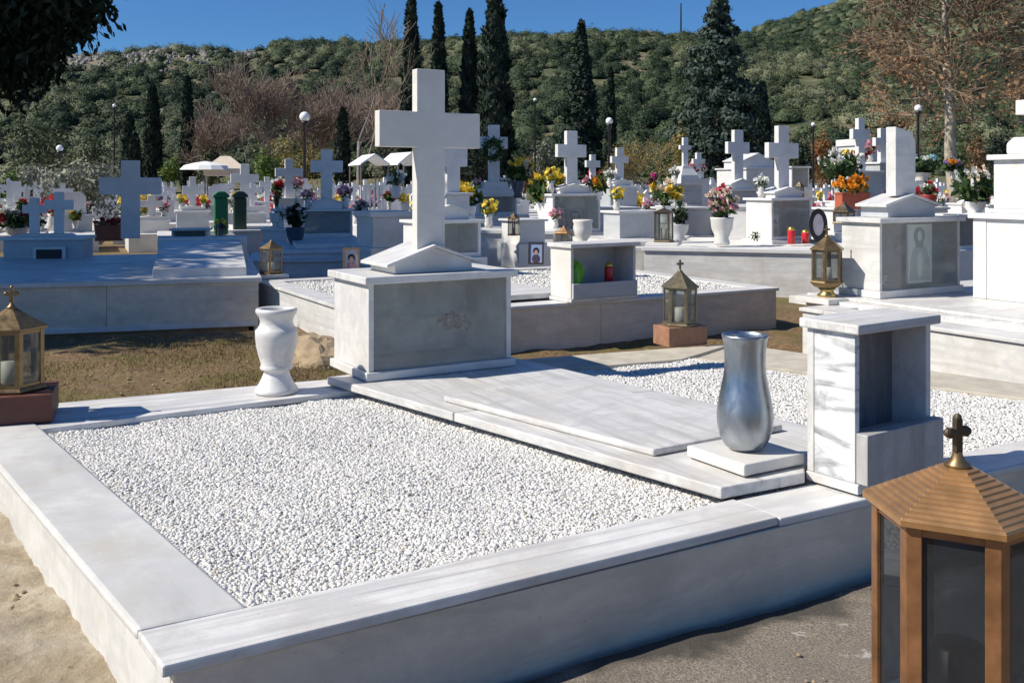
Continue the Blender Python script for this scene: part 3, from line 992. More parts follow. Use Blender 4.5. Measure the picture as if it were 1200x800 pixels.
# steel vase on its marble plate
zv = zp
pc = P(873, 526, zv + .05)
plate = empty('marble_plate', (pc[0], pc[1], zv + .001), R(31), 'thick white marble plate under the steel vase', 'plate', 'marble plates under ornaments')
MB().box(-.155, .155, -.155, .155, .006, .05).build('plate_slab', M['marble_warm'], plate, bevel=.008)
for sx_ in (-.11, .11):
    for sy_ in (-.11, .11):
        MB().lathe([(.014, 0), (.014, .0055)], 10, sx_, sy_).build('foot', M['concrete'], plate)
vase = MB().lathe([(.04, 0), (.062, .004), (.078, .018), (.094, .05), (.103, .09), (.106, .125), (.103, .16), (.096, .20), (.086, .245), (.079, .285), (.076, .325), (.077, .365), (.080, .40), (.084, .418), (.087, .424), (.087, .432), (.083, .434), (.078, .432), (.075, .42), (.072, .36), (.072, .2), (.06, .06), (.02, .02)], 48)
vo = vase.build('steel_vase', M['steel'], None, True)
vo.location = (pc[0], pc[1], zv + .0515)
tag(vo, 'tall polished steel vase standing on a white marble plate', 'vase')

# pale marble vase on the back border
mv = P(324, 459, zt)
vm = MB().lathe([(.06, 0), (.112, .002), (.114, .016), (.108, .026), (.094, .045), (.078, .075), (.066, .105), (.064, .118), (.082, .124), (.086, .134), (.082, .144), (.080, .152), (.094, .20), (.105, .25), (.110, .30), (.110, .33), (.100, .338), (.088, .358), (.085, .378), (.092, .402), (.106, .420), (.109, .432), (.106, .442), (.098, .445), (.080, .443), (.074, .43), (.07, .36), (.07, .2), (.03, .16)], 48)
o = vm.build('marble_vase', M['marble'], None, True)
o.location = (mv[0], mv[1], zt - .002)
tag(o, 'empty cream marble urn on the border slab left of the tall ossuary', 'vase')


# ------------------------------------------------------------------ lanterns
def lantern(name, label, loc, rot, Rr, hb, metal='bronze', roof='bronze', glassm='lglass', n=6, ridges=0, foot=False, roofh=None, cross=True, base=True, group='metal grave lanterns', candle='wax', eave=1.06, post=.085):
    """hexagonal lantern; loc at its foot, Rr = radius to the corners, hb = height of the glazed body"""
    o = empty(name, loc, rot, label, 'lantern', group)
    z0 = 0
    if foot:
        MB().lathe([(Rr * .55, 0), (Rr * .6, Rr * .06), (Rr * .42, Rr * .22), (Rr * .36, Rr * .36), (Rr * .5, Rr * .46)], 24).build('foot', M['gold'], o, True)
        MB().lathe([(Rr * .45, Rr * .461), (Rr * .8, Rr * .62), (Rr * .98, Rr * .80)], n).build('bowl', M[metal], o)
        z0 = Rr * .80
    bt = Rr * .16
    MB().lathe([(Rr * 1.0, z0), (Rr * 1.04, z0 + bt * .4), (Rr * .98, z0 + bt)], n).build('base', M[metal], o, bevel=.002)
    zb_, zt_ = z0 + bt, z0 + bt + hb
    pw = Rr * post
    for k in range(n):
        a = 2 * math.pi * k / n
        c = Vector((math.cos(a) * Rr * .95, math.sin(a) * Rr * .95, 0))
        m = MB()
        rad = Vector((math.cos(a), math.sin(a), 0)); tan = Vector((-math.sin(a), math.cos(a), 0))
        # an angle post: two leaves meeting at the corner
        for sgn in (-1, 1):
            an = a + sgn * math.pi / n
            nv = Vector((math.cos(an), math.sin(an), 0))            # face normal
            dv = Vector((-math.sin(an), math.cos(an), 0)) * sgn     # from the corner along the face
            q = [c, c + dv * pw * 1.7, c + dv * pw * 1.7 - nv * pw * .5, c - nv * pw * .5]
            q = [(p.x, p.y) for p in q]
            m.prism(q, zb_ + .0005, zt_ - .0005)
        m.build('post', M[metal if metal != 'copper' else 'copper_light'], o, bevel=.0012)
    # rails top and bottom
    for (r0_, r1_, za_, zb2) in ((.93, .86, zb_, zb_ + Rr * .10), (.93, .86, zt_ - Rr * .10, zt_)):
        m = MB()
        for k in range(n):
            a = 2 * math.pi * k / n; b_ = 2 * math.pi * (k + 1) / n
            q = [(math.cos(a) * Rr * r0_, math.sin(a) * Rr * r0_), (math.cos(b_) * Rr * r0_, math.sin(b_) * Rr * r0_), (math.cos(b_) * Rr * r1_, math.sin(b_) * Rr * r1_), (math.cos(a) * Rr * r1_, math.sin(a) * Rr * r1_)]
            m.prism(q, za_ + .001, zb2 - .001)
        m.build('rail', M[metal if metal != 'copper' else 'copper_light'], o)
    for k in range(n):
        a = 2 * math.pi * k / n; b_ = 2 * math.pi * (k + 1) / n
        r0_, r1_ = .895, .88
        A_ = Vector((math.cos(a), math.sin(a))); B_ = Vector((math.cos(b_), math.sin(b_)))
        q = [A_ * Rr * r0_ + (B_ - A_) * Rr * .04, B_ * Rr * r0_ - (B_ - A_) * Rr * .04, B_ * Rr * r1_ - (B_ - A_) * Rr * .04, A_ * Rr * r1_ + (B_ - A_) * Rr * .04]
        MB().prism([(p.x, p.y) for p in q], zb_ + Rr * .03, zt_ - Rr * .03).build('glass_pane', M[glassm], o)
    rh = roofh or Rr * .75
    ex = eave
    m = MB()
    prof = [(Rr * .93, zt_ + .0005), (Rr * ex, zt_ + Rr * .02), (Rr * ex, zt_ + Rr * .09)]
    if ridges:
        for k in range(ridges):
            f0 = k / ridges; f1 = (k + .82) / ridges
            rA = Rr * (ex - (ex - .16) * f0) * .994; rB = Rr * (ex - (ex - .16) * f1)
            z_ = zt_ + Rr * .09 + rh * (k / ridges)
            prof += [(rA, z_ + .0004), (rA * .992, z_ + rh * .62 / ridges), (rB * .994, z_ + rh / ridges - .0004)]
    else:
        prof += [(Rr * .55, zt_ + Rr * .09 + rh * .52), (Rr * .14, zt_ + Rr * .09 + rh)]
    zr = zt_ + Rr * .09 + rh
    m.lathe(prof, n)
    m.build('roof', M[roof], o, bevel=.0015)
    MB().lathe([(Rr * .15, zr - .001), (Rr * .15, zr + Rr * .03), (Rr * .08, zr + Rr * .08), (Rr * .045, zr + Rr * .17)], 16).build('finial_cup', M['bronze' if ridges else roof], o, True)
    if cross:
        s = Rr * (.40 if ridges else .46)
        zc_ = zr + Rr * .15
        m = cross_mesh(0, -s * .09, s * .09, zc_, zc_ + s, s * .12, zc_ + s * .50, zc_ + s * .72, s * .34, s * .05)
        for (dx, dz) in ((-.36, .61), (.36, .61), (0, 1.02)):
            m.ball((dx * s, 0, zc_ + dz * s), s * .13, 8, 6)
        cr = m.build('finial_cross', M['bronze_dark' if ridges else roof], o, bevel=.001)
        cr.rotation_euler = (0, 0, -rot + R(20 if ridges else 12))
    # candle inside
    MB().lathe([(Rr * .26, zb_ + .002), (Rr * .3, zb_ + .01), (Rr * .3, zb_ + hb * .42), (Rr * .2, zb_ + hb * .43), (Rr * .03, zb_ + hb * .435)], 18).build('candle', M[candle], o, True)
    return o


def block(label, c, yaw, w, d, h, mat, zb_, name='lantern_block', group='blocks under lanterns'):
    o = MB().box(-w / 2, w / 2, -d / 2, d / 2, 0, h).build(name, M[mat], None, bevel=.006)
    o.location = (c[0], c[1], zb_); o.rotation_euler = (0, 0, yaw)
    return tag(o, label, 'block', group)


# foreground copper lantern
yl, lx, LR, eave_z = 1.522, .688, .133, .896
bodyh = .355
lb_z = eave_z - bodyh - LR * .18
block('plain marble pedestal under the large copper lantern', (lx, yl), R(30), .42, .42, lb_z + .1, 'marble', -.1, 'pedestal_block')
lantern('copper_lantern', 'large copper coloured lantern with ribbed roof and dark glass, cut by the picture edge', (lx, yl, lb_z + .001), R(-27.4), LR, bodyh,
        'copper', 'copper', 'dglass', ridges=11, roofh=.058, eave=1.05, post=.095, candle='bronze_dark')

# left bronze lantern on a red-brown block
bc = P(16, 489, zt)
block('dark red brown block under the gold lantern at the far left', (bc[0], bc[1]), R(20), .36, .34, .13, 'brownblock', zt + .002)
lantern('bronze_lantern', 'gold bronze lantern on a dark red brown block at the plot corner', (bc[0] - .01, bc[1], zt + .133), R(10), 38 * bc[1] / F, .26, 'bronze', 'bronze', roofh=.085)

# olive lantern on the orange-brown block
bc = P(797, 403, zt)
block('orange brown brick block under the olive bronze lantern', (bc[0], bc[1]), R(24), .31, .20, .13, 'tanblock', zt)
lantern('bronze_lantern', 'olive bronze lantern on an orange brown block in the middle', (bc[0], bc[1], zt + .131), R(-18), 21 * bc[1] / F, .235, 'olive_bronze', 'olive_bronze', roofh=.10)

# ================================================================== SECOND PLOT (behind)
zq = .38
q0 = pt(435, 371, zq)
YQ = R(29.7)
pq_ = empty('grave_plot', (q0[0], q0[1], 0), YQ, 'low white gravelled plot with grey front wall, directly behind the tall ossuary', 'grave plot', 'marble grave plots')
Wq, Dq = 4.26, 3.25
def lb_(name, x0, x1, y0, y1, z0, z1, mat, parent=pq_, bev=.005):
    return MB().box(x0, x1, y0, y1, z0, z1).build(name, M[mat], parent, bevel=bev)
lb_('border_slab', 0, Wq, 0, .22, zq - .03, zq, 'marble')
lb_('border_slab', 0, .22, .222, Dq, zq - .03, zq - .001, 'marble_streak')
lb_('border_slab', Wq - .22, Wq, .222, Dq, zq - .03, zq - .001, 'marble')
lb_('border_slab', .222, Wq - .222, Dq - .2, Dq, zq - .03, zq - .001, 'marble')
lb_('front_wall', .02, 2.15, .02, .06, -.1, zq - .031, 'marble_front')
lb_('front_wall', 2.153, Wq - .02, .021, .06, -.1, zq - .031, 'marble_front')
lb_('side_wall', .02, .06, .062, Dq - .02, -.1, zq - .031, 'marble_side')
lb_('side_wall', Wq - .06, Wq - .02, .062, Dq - .02, -.1, zq - .031, 'marble_side')
lb_('platform_slab', 1.10, 1.98, .30, Dq - .1, zq + .012, zq + .055, 'marble_streak')
lb_('gravel_bed', .2, Wq - .2, .2, Dq - .2, 0, zq - .045, 'pebble_bed', bev=0)
def loc2w(o, x, y):
    a = o.rotation_euler[2]
    return (o.location.x + math.cos(a) * x - math.sin(a) * y, o.location.y + math.sin(a) * x + math.cos(a) * y)
gravel('white gravel in the left part of the plot behind the tall ossuary', [loc2w(pq_, .22, .22), loc2w(pq_, 1.12, .22), loc2w(pq_, 1.12, Dq - .2), loc2w(pq_, .22, Dq - .2)], zq - .03, 9000, .013, 3)
gravel('white gravel beside the open niche holding the green wrapping', [loc2w(pq_, 1.96, .22), loc2w(pq_, Wq - .22, .22), loc2w(pq_, Wq - .22, Dq - .2), loc2w(pq_, 1.96, Dq - .2)], zq - .03, 16000, .013, 4)

nb = P(669, 355, zq)
n2 = empty('memorial_niche', (nb[0], nb[1], zq + .002), R(33), 'open marble niche holding a green wrapping and a red candle', 'niche', 'open marble niches')
W_, D_, H_ = .72, .30, .50
lb_('plinth', -.01, W_ + .01, -.02, D_ + .01, 0, .03, 'marble', n2)
lb_('side_panel', 0, .03, 0, D_, .031, H_ - .036, 'marble_warm', n2)
lb_('side_panel', W_ - .03, W_, 0, D_, .031, H_ - .036, 'marble', n2)
lb_('back_panel', .031, W_ - .031, D_ - .035, D_ - .002, .031, H_ - .036, 'marble_grey', n2)
lb_('front_panel', .006, W_ - .004, -.03, -.002, .031, .16, 'marble_grey', n2)
lb_('cap_slab', -.025, W_ + .03, -.035, D_ + .02, H_ - .035, H_, 'marble', n2)
lb_('shelf', .031, W_ - .031, 0, D_ - .036, .10, .12, 'marble_grey', n2)
c = loc2w(n2, .13, .12)
m = MB()
for k in range(7):
    a = random.uniform(0, 6.28); r_ = random.uniform(.02, .05)
    ca, sa = math.cos(a), math.sin(a)
    h_ = random.uniform(.17, .27)
    m.add([(r_ * ca - .05 * sa, r_ * sa + .02 * ca, 0), (r_ * ca + .05 * sa, r_ * sa - .02 * ca, 0), (r_ * 1.6 * ca + .06 * sa, r_ * 1.2 * sa - .02, h_ * .75), (r_ * 1.2 * ca, r_ * sa, h_), (r_ * 1.6 * ca - .06 * sa, r_ * sa, h_ * .7)], [(0, 1, 2, 3, 4)])
m.lathe([(.05, 0), (.06, .04), (.045, .16)], 10)
o = m.build('green_wrapping', M['greenbag']); o.location = (c[0], c[1], zq + .123)
tag(o, 'crumpled bright green plastic wrapping inside the open niche', 'wrapping')


def candle_jar(label, loc, h=.16, r=.035, group='red votive candles'):
    o = empty('votive_candle', loc, 0, label, 'candle', group)
    MB().lathe([(r * .9, 0), (r, .006), (r, h * .72), (r * .9, h * .78)], 20).build('jar', M['candle_red'], o, True)
    MB().lathe([(r * .92, h * .781), (r * .95, h * .84), (r * .8, h * .92), (r * .35, h)], 20).build('lid', M['candle_gold'], o, True)
    return o


c = loc2w(n2, .50, .11)
candle_jar('dim red votive candle inside the open niche', (c[0], c[1], zq + .123), .2, .04)


def picture(label, u, v, zb_, w, h, yaw, lean, frame, back, blouse, grp='framed portrait photos'):
    p = P(u, v, zb_)
    o = empty('picture_frame', (p[0], p[1], zb_ + .003), yaw, label, 'photo frame', grp)
    o.rotation_euler = (R(-lean), 0, yaw)
    b = .022 * h / .3
    m = MB()
    m.box(-w / 2, -w / 2 + b, -.012, .012, 0, h).box(w / 2 - b, w / 2, -.012, .012, 0, h)
    m.box(-w / 2 + b, w / 2 - b, -.0118, .0118, 0, b).box(-w / 2 + b, w / 2 - b, -.0118, .0118, h - b, h)
    m.build('frame', M[frame], o)
    ph = MB().box(-w / 2 + b, w / 2 - b, -.004, .008, b, h - b).build('photo', M[back], o)
    s = h / .3
    m = MB(); m.disc((0, .075 * s), .055 * s, .06 * s, -.0056)
    m.build('clothing', M[blouse], ph)
    MB().disc((0, .182 * s), .043 * s, .045 * s, -.0058).build('hair', M['hair'], ph)
    MB().disc((0, .160 * s), .024 * s, .034 * s, -.0074).build('face', M['skin'], ph)
    MB().box(-.01, .01, .014, .09, .004, .012).build('easel_leg', M[frame], o)
    return o


picture('gilt framed portrait photo with pale backdrop, left of the tall cross', 412, 320, zq, .19, .285, R(14), 8, 'woodlight', 'photo_grey', 'cloth_pink')
picture('dark framed portrait photo with blue backdrop, beside the open niche', 628, 310, zq + .055, .185, .265, R(-8), 9, 'wood', 'photo_sky', 'cloth_dark')

lc = P(318, 325, zq)
def plate_thing(label, c, z, yaw, w, h=.035, mat='marble_warm'):
    o = MB().box(-w / 2, w / 2, -w / 2, w / 2, 0, h).build('marble_plate', M[mat], None, bevel=.004)
    o.location = (c[0], c[1], z); o.rotation_euler = (0, 0, yaw)
    return tag(o, label, 'plate', 'marble plates under ornaments')
plate_thing('thin marble plate under the small square gold lantern', lc, zq + .002, R(30), .30)
lantern('bronze_lantern', 'small gold lantern at the back corner beside the shaded blue plot', (lc[0], lc[1], zq + .038), R(5), 13.5 * lc[1] / F, .25, 'bronze', 'bronze', n=4, roofh=.07, cross=False)
uc = P(458, 303, zq)
def urn(label, loc, s=1.0, mat='marble_warm', grp='small marble urns'):
    o = MB().lathe([(.08 * s, 0), (.10 * s, .02 * s), (.06 * s, .07 * s), (.05 * s, .10 * s), (.10 * s, .17 * s), (.12 * s, .26 * s), (.11 * s, .31 * s), (.125 * s, .34 * s), (.12 * s, .36 * s), (.09 * s, .35 * s), (.08 * s, .2 * s)], 24).build('marble_urn', M[mat], None, True)
    o.location = loc
    return tag(o, label, 'urn', grp)
urn('short white marble urn half hidden behind the tall cross', (uc[0], uc[1], zq), .75)

# ================================================================== RIGHT PLOT with saint ossuary
zr3 = .40
r0 = pt(936, 360, zr3)
YR3 = R(30)
p3 = empty('grave_plot', (r0[0], r0[1], 0), YR3, 'tall streaked white plot at right, carrying the ossuary with the saint picture', 'grave plot', 'marble grave plots')
lb_('border_slab', 0, 4.5, -.25, 0, zr3 - .03, zr3, 'marble', p3)
lb_('border_slab', 0, .30, -4.6, -.252, zr3 - .03, zr3 - .001, 'marble_side', p3)
lb_('side_wall', .02, .06, -4.6, -.02, -.1, zr3 - .031, 'marble_side', p3)
lb_('back_wall', .062, 4.5, -.06, -.02, -.1, zr3 - .031, 'marble_front', p3)
lb_('cover_slab', .40, 4.5, -4.6, .5, zr3 - .04, zr3 + .025, 'marble_streak', p3)
lb_('cover_slab', .52, 4.5, -4.5, .4, zr3 + .026, zr3 + .05, 'marble_streak', p3)
lb_('core', .32, .399, -4.5, -.26, 0, zr3 - .02, 'pebble_bed', p3, 0)

oz = zr3 + .052
oc = P(1031, 350, oz)
os3 = ossuary('ossuary', 'wide glass ossuary with saint picture inside and a slanted white stele on top', (oc[0], oc[1], oz), R(31), 1.06, .39, .66, ('marble', 'marble_side', 'marble_grey'), plinth=.06, over=.035)
pediment(os3, .18, .80, .06, .34, .662, .76, .86, .025, .05, 'marble_grey', 'marble')
MB().profile([(.33, .84), (.59, .84), (.59, 1.30), (.55, 1.39), (.33, 1.43)], .10, .20).build('stele', M['marble'], os3, bevel=.004)
ic = MB().box(.40, .72, .034, .05, .10, .60).build('icon_panel', M['icon_pale'], os3)
MB().disc((.55, .50), .075, .075, .0315).build('halo', M['icon_mid'], ic)
MB().disc((.55, .50), .026, .042, .0288).build('face', M['icon_pale'], ic)
MB().profile([(.42, .12), (.70, .12), (.685, .30), (.64, .395), (.58, .43), (.535, .43), (.47, .39), (.435, .30)], .0322, .0335).build('robe', M['icon_shade'], ic)
MB().profile([(.50, .40), (.605, .40), (.60, .52), (.575, .565), (.535, .565), (.505, .52)], .0303, .0312).build('veil', M['icon_veil'], ic)
MB().profile([(.53, .15), (.575, .15), (.60, .33), (.56, .37), (.52, .33)], .0312, .0320).build('hands', M['icon_pale'], ic)
flower_bits(os3, 'dried_bouquet', (.60, .08, .16), (.14, .03, .06), 90, 'petal_cream', .035)
flower_bits(os3, 'dried_bouquet', (.14, .12, .15), (.08, .05, .06), 60, 'petal_white', .035)

lc = P(969, 354, zr3)
plate_thing('small white plate under the dark bronze footed lantern', lc, zr3 + .002, R(30), .36, .045)
lantern('bronze_lantern', 'dark bronze lantern on a gilt foot before the saint ossuary', (lc[0], lc[1], zr3 + .049), R(4), 19.5 * lc[1] / F, .255, 'bronze', 'bronze', foot=True, roofh=.10)

# far-right tall monument
c = (X(1140, 8.2), 8.2)
tm = empty('grave_monument', (c[0], c[1], oz), R(30), 'tall white two tier monument with cross, cut by the right picture edge', 'grave monument', 'marble cross monuments')
def lbm(name, x0, x1, y0, y1, z0, z1, mat='marble_far', parent=tm):
    return MB().box(x0, x1, y0, y1, z0, z1).build(name, M[mat], parent, bevel=.006)
hb = Z(256, 8.2) - oz
lbm('corner_post', 0, .05, -.12, 0, 0, hb); lbm('body', .006, .80, -1.0, -.121, 0, hb - .001)
lbm('cap_slab', -.03, .84, -1.03, .03, hb + .001, hb + .045)
z2 = hb + .046
lbm('upper_plinth', .10, .75, -.62, -.06, z2, z2 + .035)
h2 = Z(187, 7.9) - oz
lbm('upper_body', .13, .70, -.50, -.10, z2 + .036, h2)
m = MB()
for (yy_, zz_) in ((-.42, h2 - .08), (-.42, z2 + .12)):
    m.lathe([(.012, 0), (.012, .006)], 12)
lbm('upper_cap', .09, .74, -.54, -.06, h2 + .001, h2 + .045)
MB().profile([(.2, h2 + .046), (.62, h2 + .046), (.62, h2 + .14), (.54, h2 + .19), (.28, h2 + .19), (.2, h2 + .14)], -.44, -.16).build('crown_block', M['marble_far'], tm, bevel=.02)
cross_mesh(.41, -.34, -.24, h2 + .19, h2 + .66, .06, h2 + .37, h2 + .49, .20).build('cross', M['marble_far'], tm, bevel=.004)

# ================================================================== WHITE PLOT BEHIND (turned to the sun)
yw = 12.6
p4o = (X(752, yw), yw)
p4 = empty('grave_plot', (p4o[0], p4o[1], 0), R(-17), 'sunlit white plot with a long plain wall, behind the orange block lantern', 'grave plot', 'marble grave plots')
zw = .59
lb_('border_slab', 0, 3.4, 0, .25, zw - .05, zw, 'marble_far', p4)
lb_('front_wall', .03, 3.37, .03, .07, -.1, zw - .051, 'marble_side', p4)
lb_('side_wall', .03, .07, .072, 3, -.1, zw - .051, 'marble_far', p4)
lb_('side_wall', 3.33, 3.37, .072, 3, -.1, zw - .051, 'marble_far', p4)
lb_('border_slab', 0, .25, .252, 3, zw - .05, zw - .001, 'marble_far', p4)
lb_('border_slab', 3.15, 3.4, .252, 3, zw - .05, zw - .001, 'marble_far', p4)
lb_('gravel_bed', .25, 3.15, .25, 3, 0, zw - .03, 'far_gravel', p4, 0)


# ------------------------------------------------------------------ generic monument placed by distance
def mon(label, u, Y, yaw, box=None, cap=.035, ped=None, cross=None, slabz=.40, glassy=False, name='grave_monument', mat='marble_far', depth=.45, pmat=None, plot=None, group='marble cross monuments', cat='grave monument', extra=None, base=None, front='marble_grey'):
    """box=(vtop,vbottom,width px), ped=(vapex,width px), cross=(vtop,varmtop,varmbot,vbottom,vertical px,arm px); u = middle of the front face"""
    s = Y / F
    cy = math.cos(yaw)
    o = empty(name, (X(u, Y), Y, 0), yaw, label, cat, group)
    zb_ = slabz
    if box:
        zt_ = Z(box[0], Y); zb_ = Z(box[1], Y); W = box[2] * s / cy
        t_ = .035
        if glassy:
            MB().box(-W / 2, -W / 2 + t_, 0, depth, zb_, zt_ - cap - .001).build('side_panel', M[mat], o, bevel=.004)
            MB().box(W / 2 - t_, W / 2, 0, depth, zb_, zt_ - cap - .001).build('side_panel', M[mat], o, bevel=.004)
            MB().box(-W / 2 + t_ + .001, W / 2 - t_ - .001, depth - .06, depth - .002, zb_, zt_ - cap - .001).build('back_panel', M[front], o)
            MB().box(-W / 2 + t_ + .001, W / 2 - t_ - .001, .012, .02, zb_ + .05, zt_ - cap - .001).build('glass_pane', M['glass'], o)
            MB().box(-W / 2 + t_ + .001, W / 2 - t_ - .001, .002, depth - .061, zb_, zb_ + .049).build('floor_slab', M[mat], o)
        else:
            MB().box(-W / 2, W / 2, 0, depth, zb_, zt_ - cap - .001).build('body', M[pmat or mat], o, bevel=.005)
        MB().box(-W / 2 - .035, W / 2 + .035, -.035, depth + .035, zt_ - cap, zt_).build('cap_slab', M[mat], o, bevel=.005)
        MB().box(-W / 2 - .05, W / 2 + .05, -.06, depth + .05, max(.0, zb_ - .5), zb_ - .001).build('base_slab', M[mat], o, bevel=.005)
    else:
        zt_ = Z(cross[3], Y)
    zz = zt_
    if ped:
        za = Z(ped[0], Y); pw = ped[1] * s / cy
        hgt = za - zt_
        pediment(o, -pw / 2, pw / 2, depth * .12, depth * .75, zt_ + .001, zt_ + hgt * .45, za, .02, .03, mat, mat)
        zz = zt_ + hgt * .6
    if cross:
        ct, a0_, a1_, cb, vw, aw = cross
        cross_mesh(0, depth * .3, depth * .3 + .085, zz if ped else Z(cb, Y), Z(ct, Y), vw * s / cy / 2, Z(a1_, Y), Z(a0_, Y), aw * s / cy / 2).build('cross', M[mat], o, bevel=.005)
    if plot:
        pw, pd = plot
        po = empty('grave_plot', (X(u, Y), Y, 0), yaw, plot_label(label), 'grave plot', 'marble grave plots')
        zk = slabz
        MB().box(-pw / 2, pw / 2, -pd, -.07, 0, zk - .05).build('kerb', M[mat], po, bevel=.01)
        MB().box(-pw / 2 - .03, pw / 2 + .03, -pd - .03, -.065, zk - .049, zk).build('border_slab', M[mat], po, bevel=.006)
        MB().box(-pw * .3, pw * .3, -pd * .9, -.3, zk + .001, zk + .06).build('cover_slab', M['marble_streak'], po, bevel=.006)
    return o


def plot_label(l):
    return PLOT[l]


PLOT = {}
def plotfor(label, text):
    PLOT[label] = text
    return label


y30 = R(30)
l = 'white ossuary with cross above two red candles, on the sunlit plot'
m16 = mon(l, 928, 13.8, y30, box=(232, 281, 56), ped=(219, 38), cross=(147, 167, 185, 222, 15, 42), glassy=True, depth=.5)
pc_ = loc2w(m16, -.12, .2)
picture('small grey framed portrait behind glass above the red candles', 916, 281, .60, .24, .30, y30, 4, 'icon_mid', 'photo_grey', 'cloth_dark').location = (pc_[0], pc_[1], .66)
for k, (u_, v_, lab) in enumerate(((916.5, 281.5, 'taller red votive candle under the white ossuary portrait'), (932.5, 281, 'shorter red votive candle with gold lid beside the taller one'))):
    p_ = P(u_, v_, .61)
    candle_jar(lab, (p_[0], p_[1] - .45, .64 if k < 0 else .585), .235 if k == 0 else .19, .05)
# oval black photo frame
p_ = (X(959, 13.6), 13.6)
o = empty('oval_photo', (p_[0], p_[1], .59), R(8), 'black oval framed photo standing right of the red candles', 'photo frame', 'framed portrait photos')
MB().disc((0, .24), .135, .225, 0).build('frame', M['black'], o)
MB().disc((0, .24), .075, .15, -.002).build('photo', M['photo_grey'], o)
MB().box(-.1, .1, -.02, .12, 0, .03).build('foot', M['black'], o)
p_ = P(778, 288, .59)
plate_thing('white plate under the black square lantern on the sunlit plot', (X(778, 12.95), 12.95), .592, R(-17), .42, .04)
lantern('bronze_lantern', 'tall nearly black square lantern on the corner of the sunlit plot', (X(778, 12.95), 12.95, .633), R(20), .15, .36, 'bronze_dark', 'bronze_dark', n=4, roofh=.04, cross=False)


# ------------------------------------------------------------------ bouquets
def bouquet(label, u, Y, vtop, vbot, wpx, petal, pot='marble_warm', n=26, fsz=None, potw=None, greens=60, name='flower_bouquet', group=None, potv=.42, green='leaf_green', second=None, box=False):
    s = Y / F
    zb_ = Z(vbot, Y); H = (vbot - vtop) * s; W = wpx * s
    o = empty(name, (X(u, Y), Y, zb_), random.uniform(0, 1), label, 'flowers', group)
    hp = H * potv
    pr = (potw * s if potw else W * .4) / 2
    if pot:
        if box:
            MB().box(-pr, pr, -pr * .45, pr * .45, 0, hp).box(-pr * 1.05, pr * 1.05, -pr * .5, pr * .5, hp, hp * 1.1).build('pot', M[pot], o, bevel=.004)
        else:
            MB().lathe([(pr * .6, 0), (pr * .7, hp * .1), (pr * .55, hp * .25), (pr * .9, hp * .6), (pr, hp * .95), (pr * 1.05, hp), (pr * .8, hp)], 20).build('pot', M[pot], o, True)
    fs = fsz * s if fsz else W * .16
    heads = blob((0, 0, hp + (H - hp) * .56), (W * .48, W * .36, (H - hp) * .44), n, .35)
    m = MB()
    for h_ in heads:
        m.tube([(0, 0, hp * .8), tuple(h_)], [.006, .004], 4)
    m.build('stem', M['stem'], o)
    if greens:
        g = blob((0, 0, hp + (H - hp) * .38), (W * .45, W * .34, (H - hp) * .40), greens, .2)
        Leaves().add(g, fs * 1.5, fs * .6).build('leaves', M[green], o)
    def petals(hs, mat):
        L = Leaves()
        for h_ in hs:
            k = 9
            ph = np.arange(k) * 2 * math.pi / k
            fdir = np.array([random.gauss(0, .5), -1, random.gauss(.5, .4)]); fdir /= np.linalg.norm(fdir)
            e1 = np.cross(fdir, (0, 0, 1.0)); e1 /= np.linalg.norm(e1); e2 = np.cross(fdir, e1)
            d = np.cos(ph)[:, None] * e1 + np.sin(ph)[:, None] * e2
            L.add(h_ + d * fs * .28, fs * .62, fs * .42, d + fdir * .4, .25)
            L.add(h_ + d * fs * .1 + fdir * fs * .1, fs * .4, fs * .3, d + fdir * .8, .5)
        L.build('blossom', M[mat], o)
    if second:
        petals(heads[: n // 2], petal); petals(heads[n // 2:], second)
    else:
        petals(heads, petal)
    return o


MON = []
def mm(label, *a, plottext=None, **k):
    if plottext:
        PLOT[label] = plottext
    return mon(label, *a, **k)


exec_list = None
# --- centre and right middle distance
mm('white cross ossuary with glass front, between yellow flower bunches', 676, 15.2, R(28), box=(227, 272, 58), ped=(215, 36), cross=(153, 169, 184, 216, 13, 35), glassy=True, slabz=.55,
   plot=(1.3, 2.2), plottext='white plot in front of the ossuary between yellow bunches')
m19 = [o for o in C.objects if o.get('label') == 'white cross ossuary with glass front, between yellow flower bunches'][0]
for dx_, w_, h_, lab in ((-.20, .20, .34, 'larger framed portrait inside the glass ossuary between yellow bunches'), (.06, .15, .26, 'smaller framed portrait inside the glass ossuary between yellow bunches')):
    pc_ = loc2w(m19, dx_, .12)
    picture(lab, 676, 272, .5, w_, h_, R(28), 10, 'wood', 'photo_grey', 'cloth_dark').location = (pc_[0], pc_[1], Z(272, 15.2) + .055)
mm('low grey fronted box tomb behind the black square lantern', 750, 14.3, R(26), box=(247, 285, 50), depth=.45, cat='box tomb', group='plain marble box tombs', pmat='marble_grey')
mm('white cross on a grey box, right of the ossuary with yellow bunches', 731, 21.5, R(26), box=(218, 243, 33), ped=(209, 20), cross=(173, 183, 191, 211, 8.5, 21), slabz=.75, pmat='marble_grey', plot=(1.2, 2.0), plottext='white plot in front of the cross on a grey box')
mm('small pale cross half hidden behind a yellow bunch and the ossuary cross', 699, 24, R(28), box=(216, 236, 20), cross=(181, 188, 196, 216, 6, 17))
mm('slender white cross with budded arms on a stepped pedestal', 807, 24, R(20), box=(215, 240, 34), ped=None, cross=(161, 170, 175, 197, 6, 14), pmat='marble_grey')
MB_ = MB()
sY = 24 / F
ped_o = [o for o in C.objects if o.get('label') == 'slender white cross with budded arms on a stepped pedestal'][0]
zt0 = Z(215, 24)
MB().lathe([(.36, zt0 + .002), (.33, zt0 + .2), (.22, zt0 + .36), (.20, zt0 + .42)], 4, 0, .18, R(45)).build('stepped_base', M['marble_far'], ped_o)
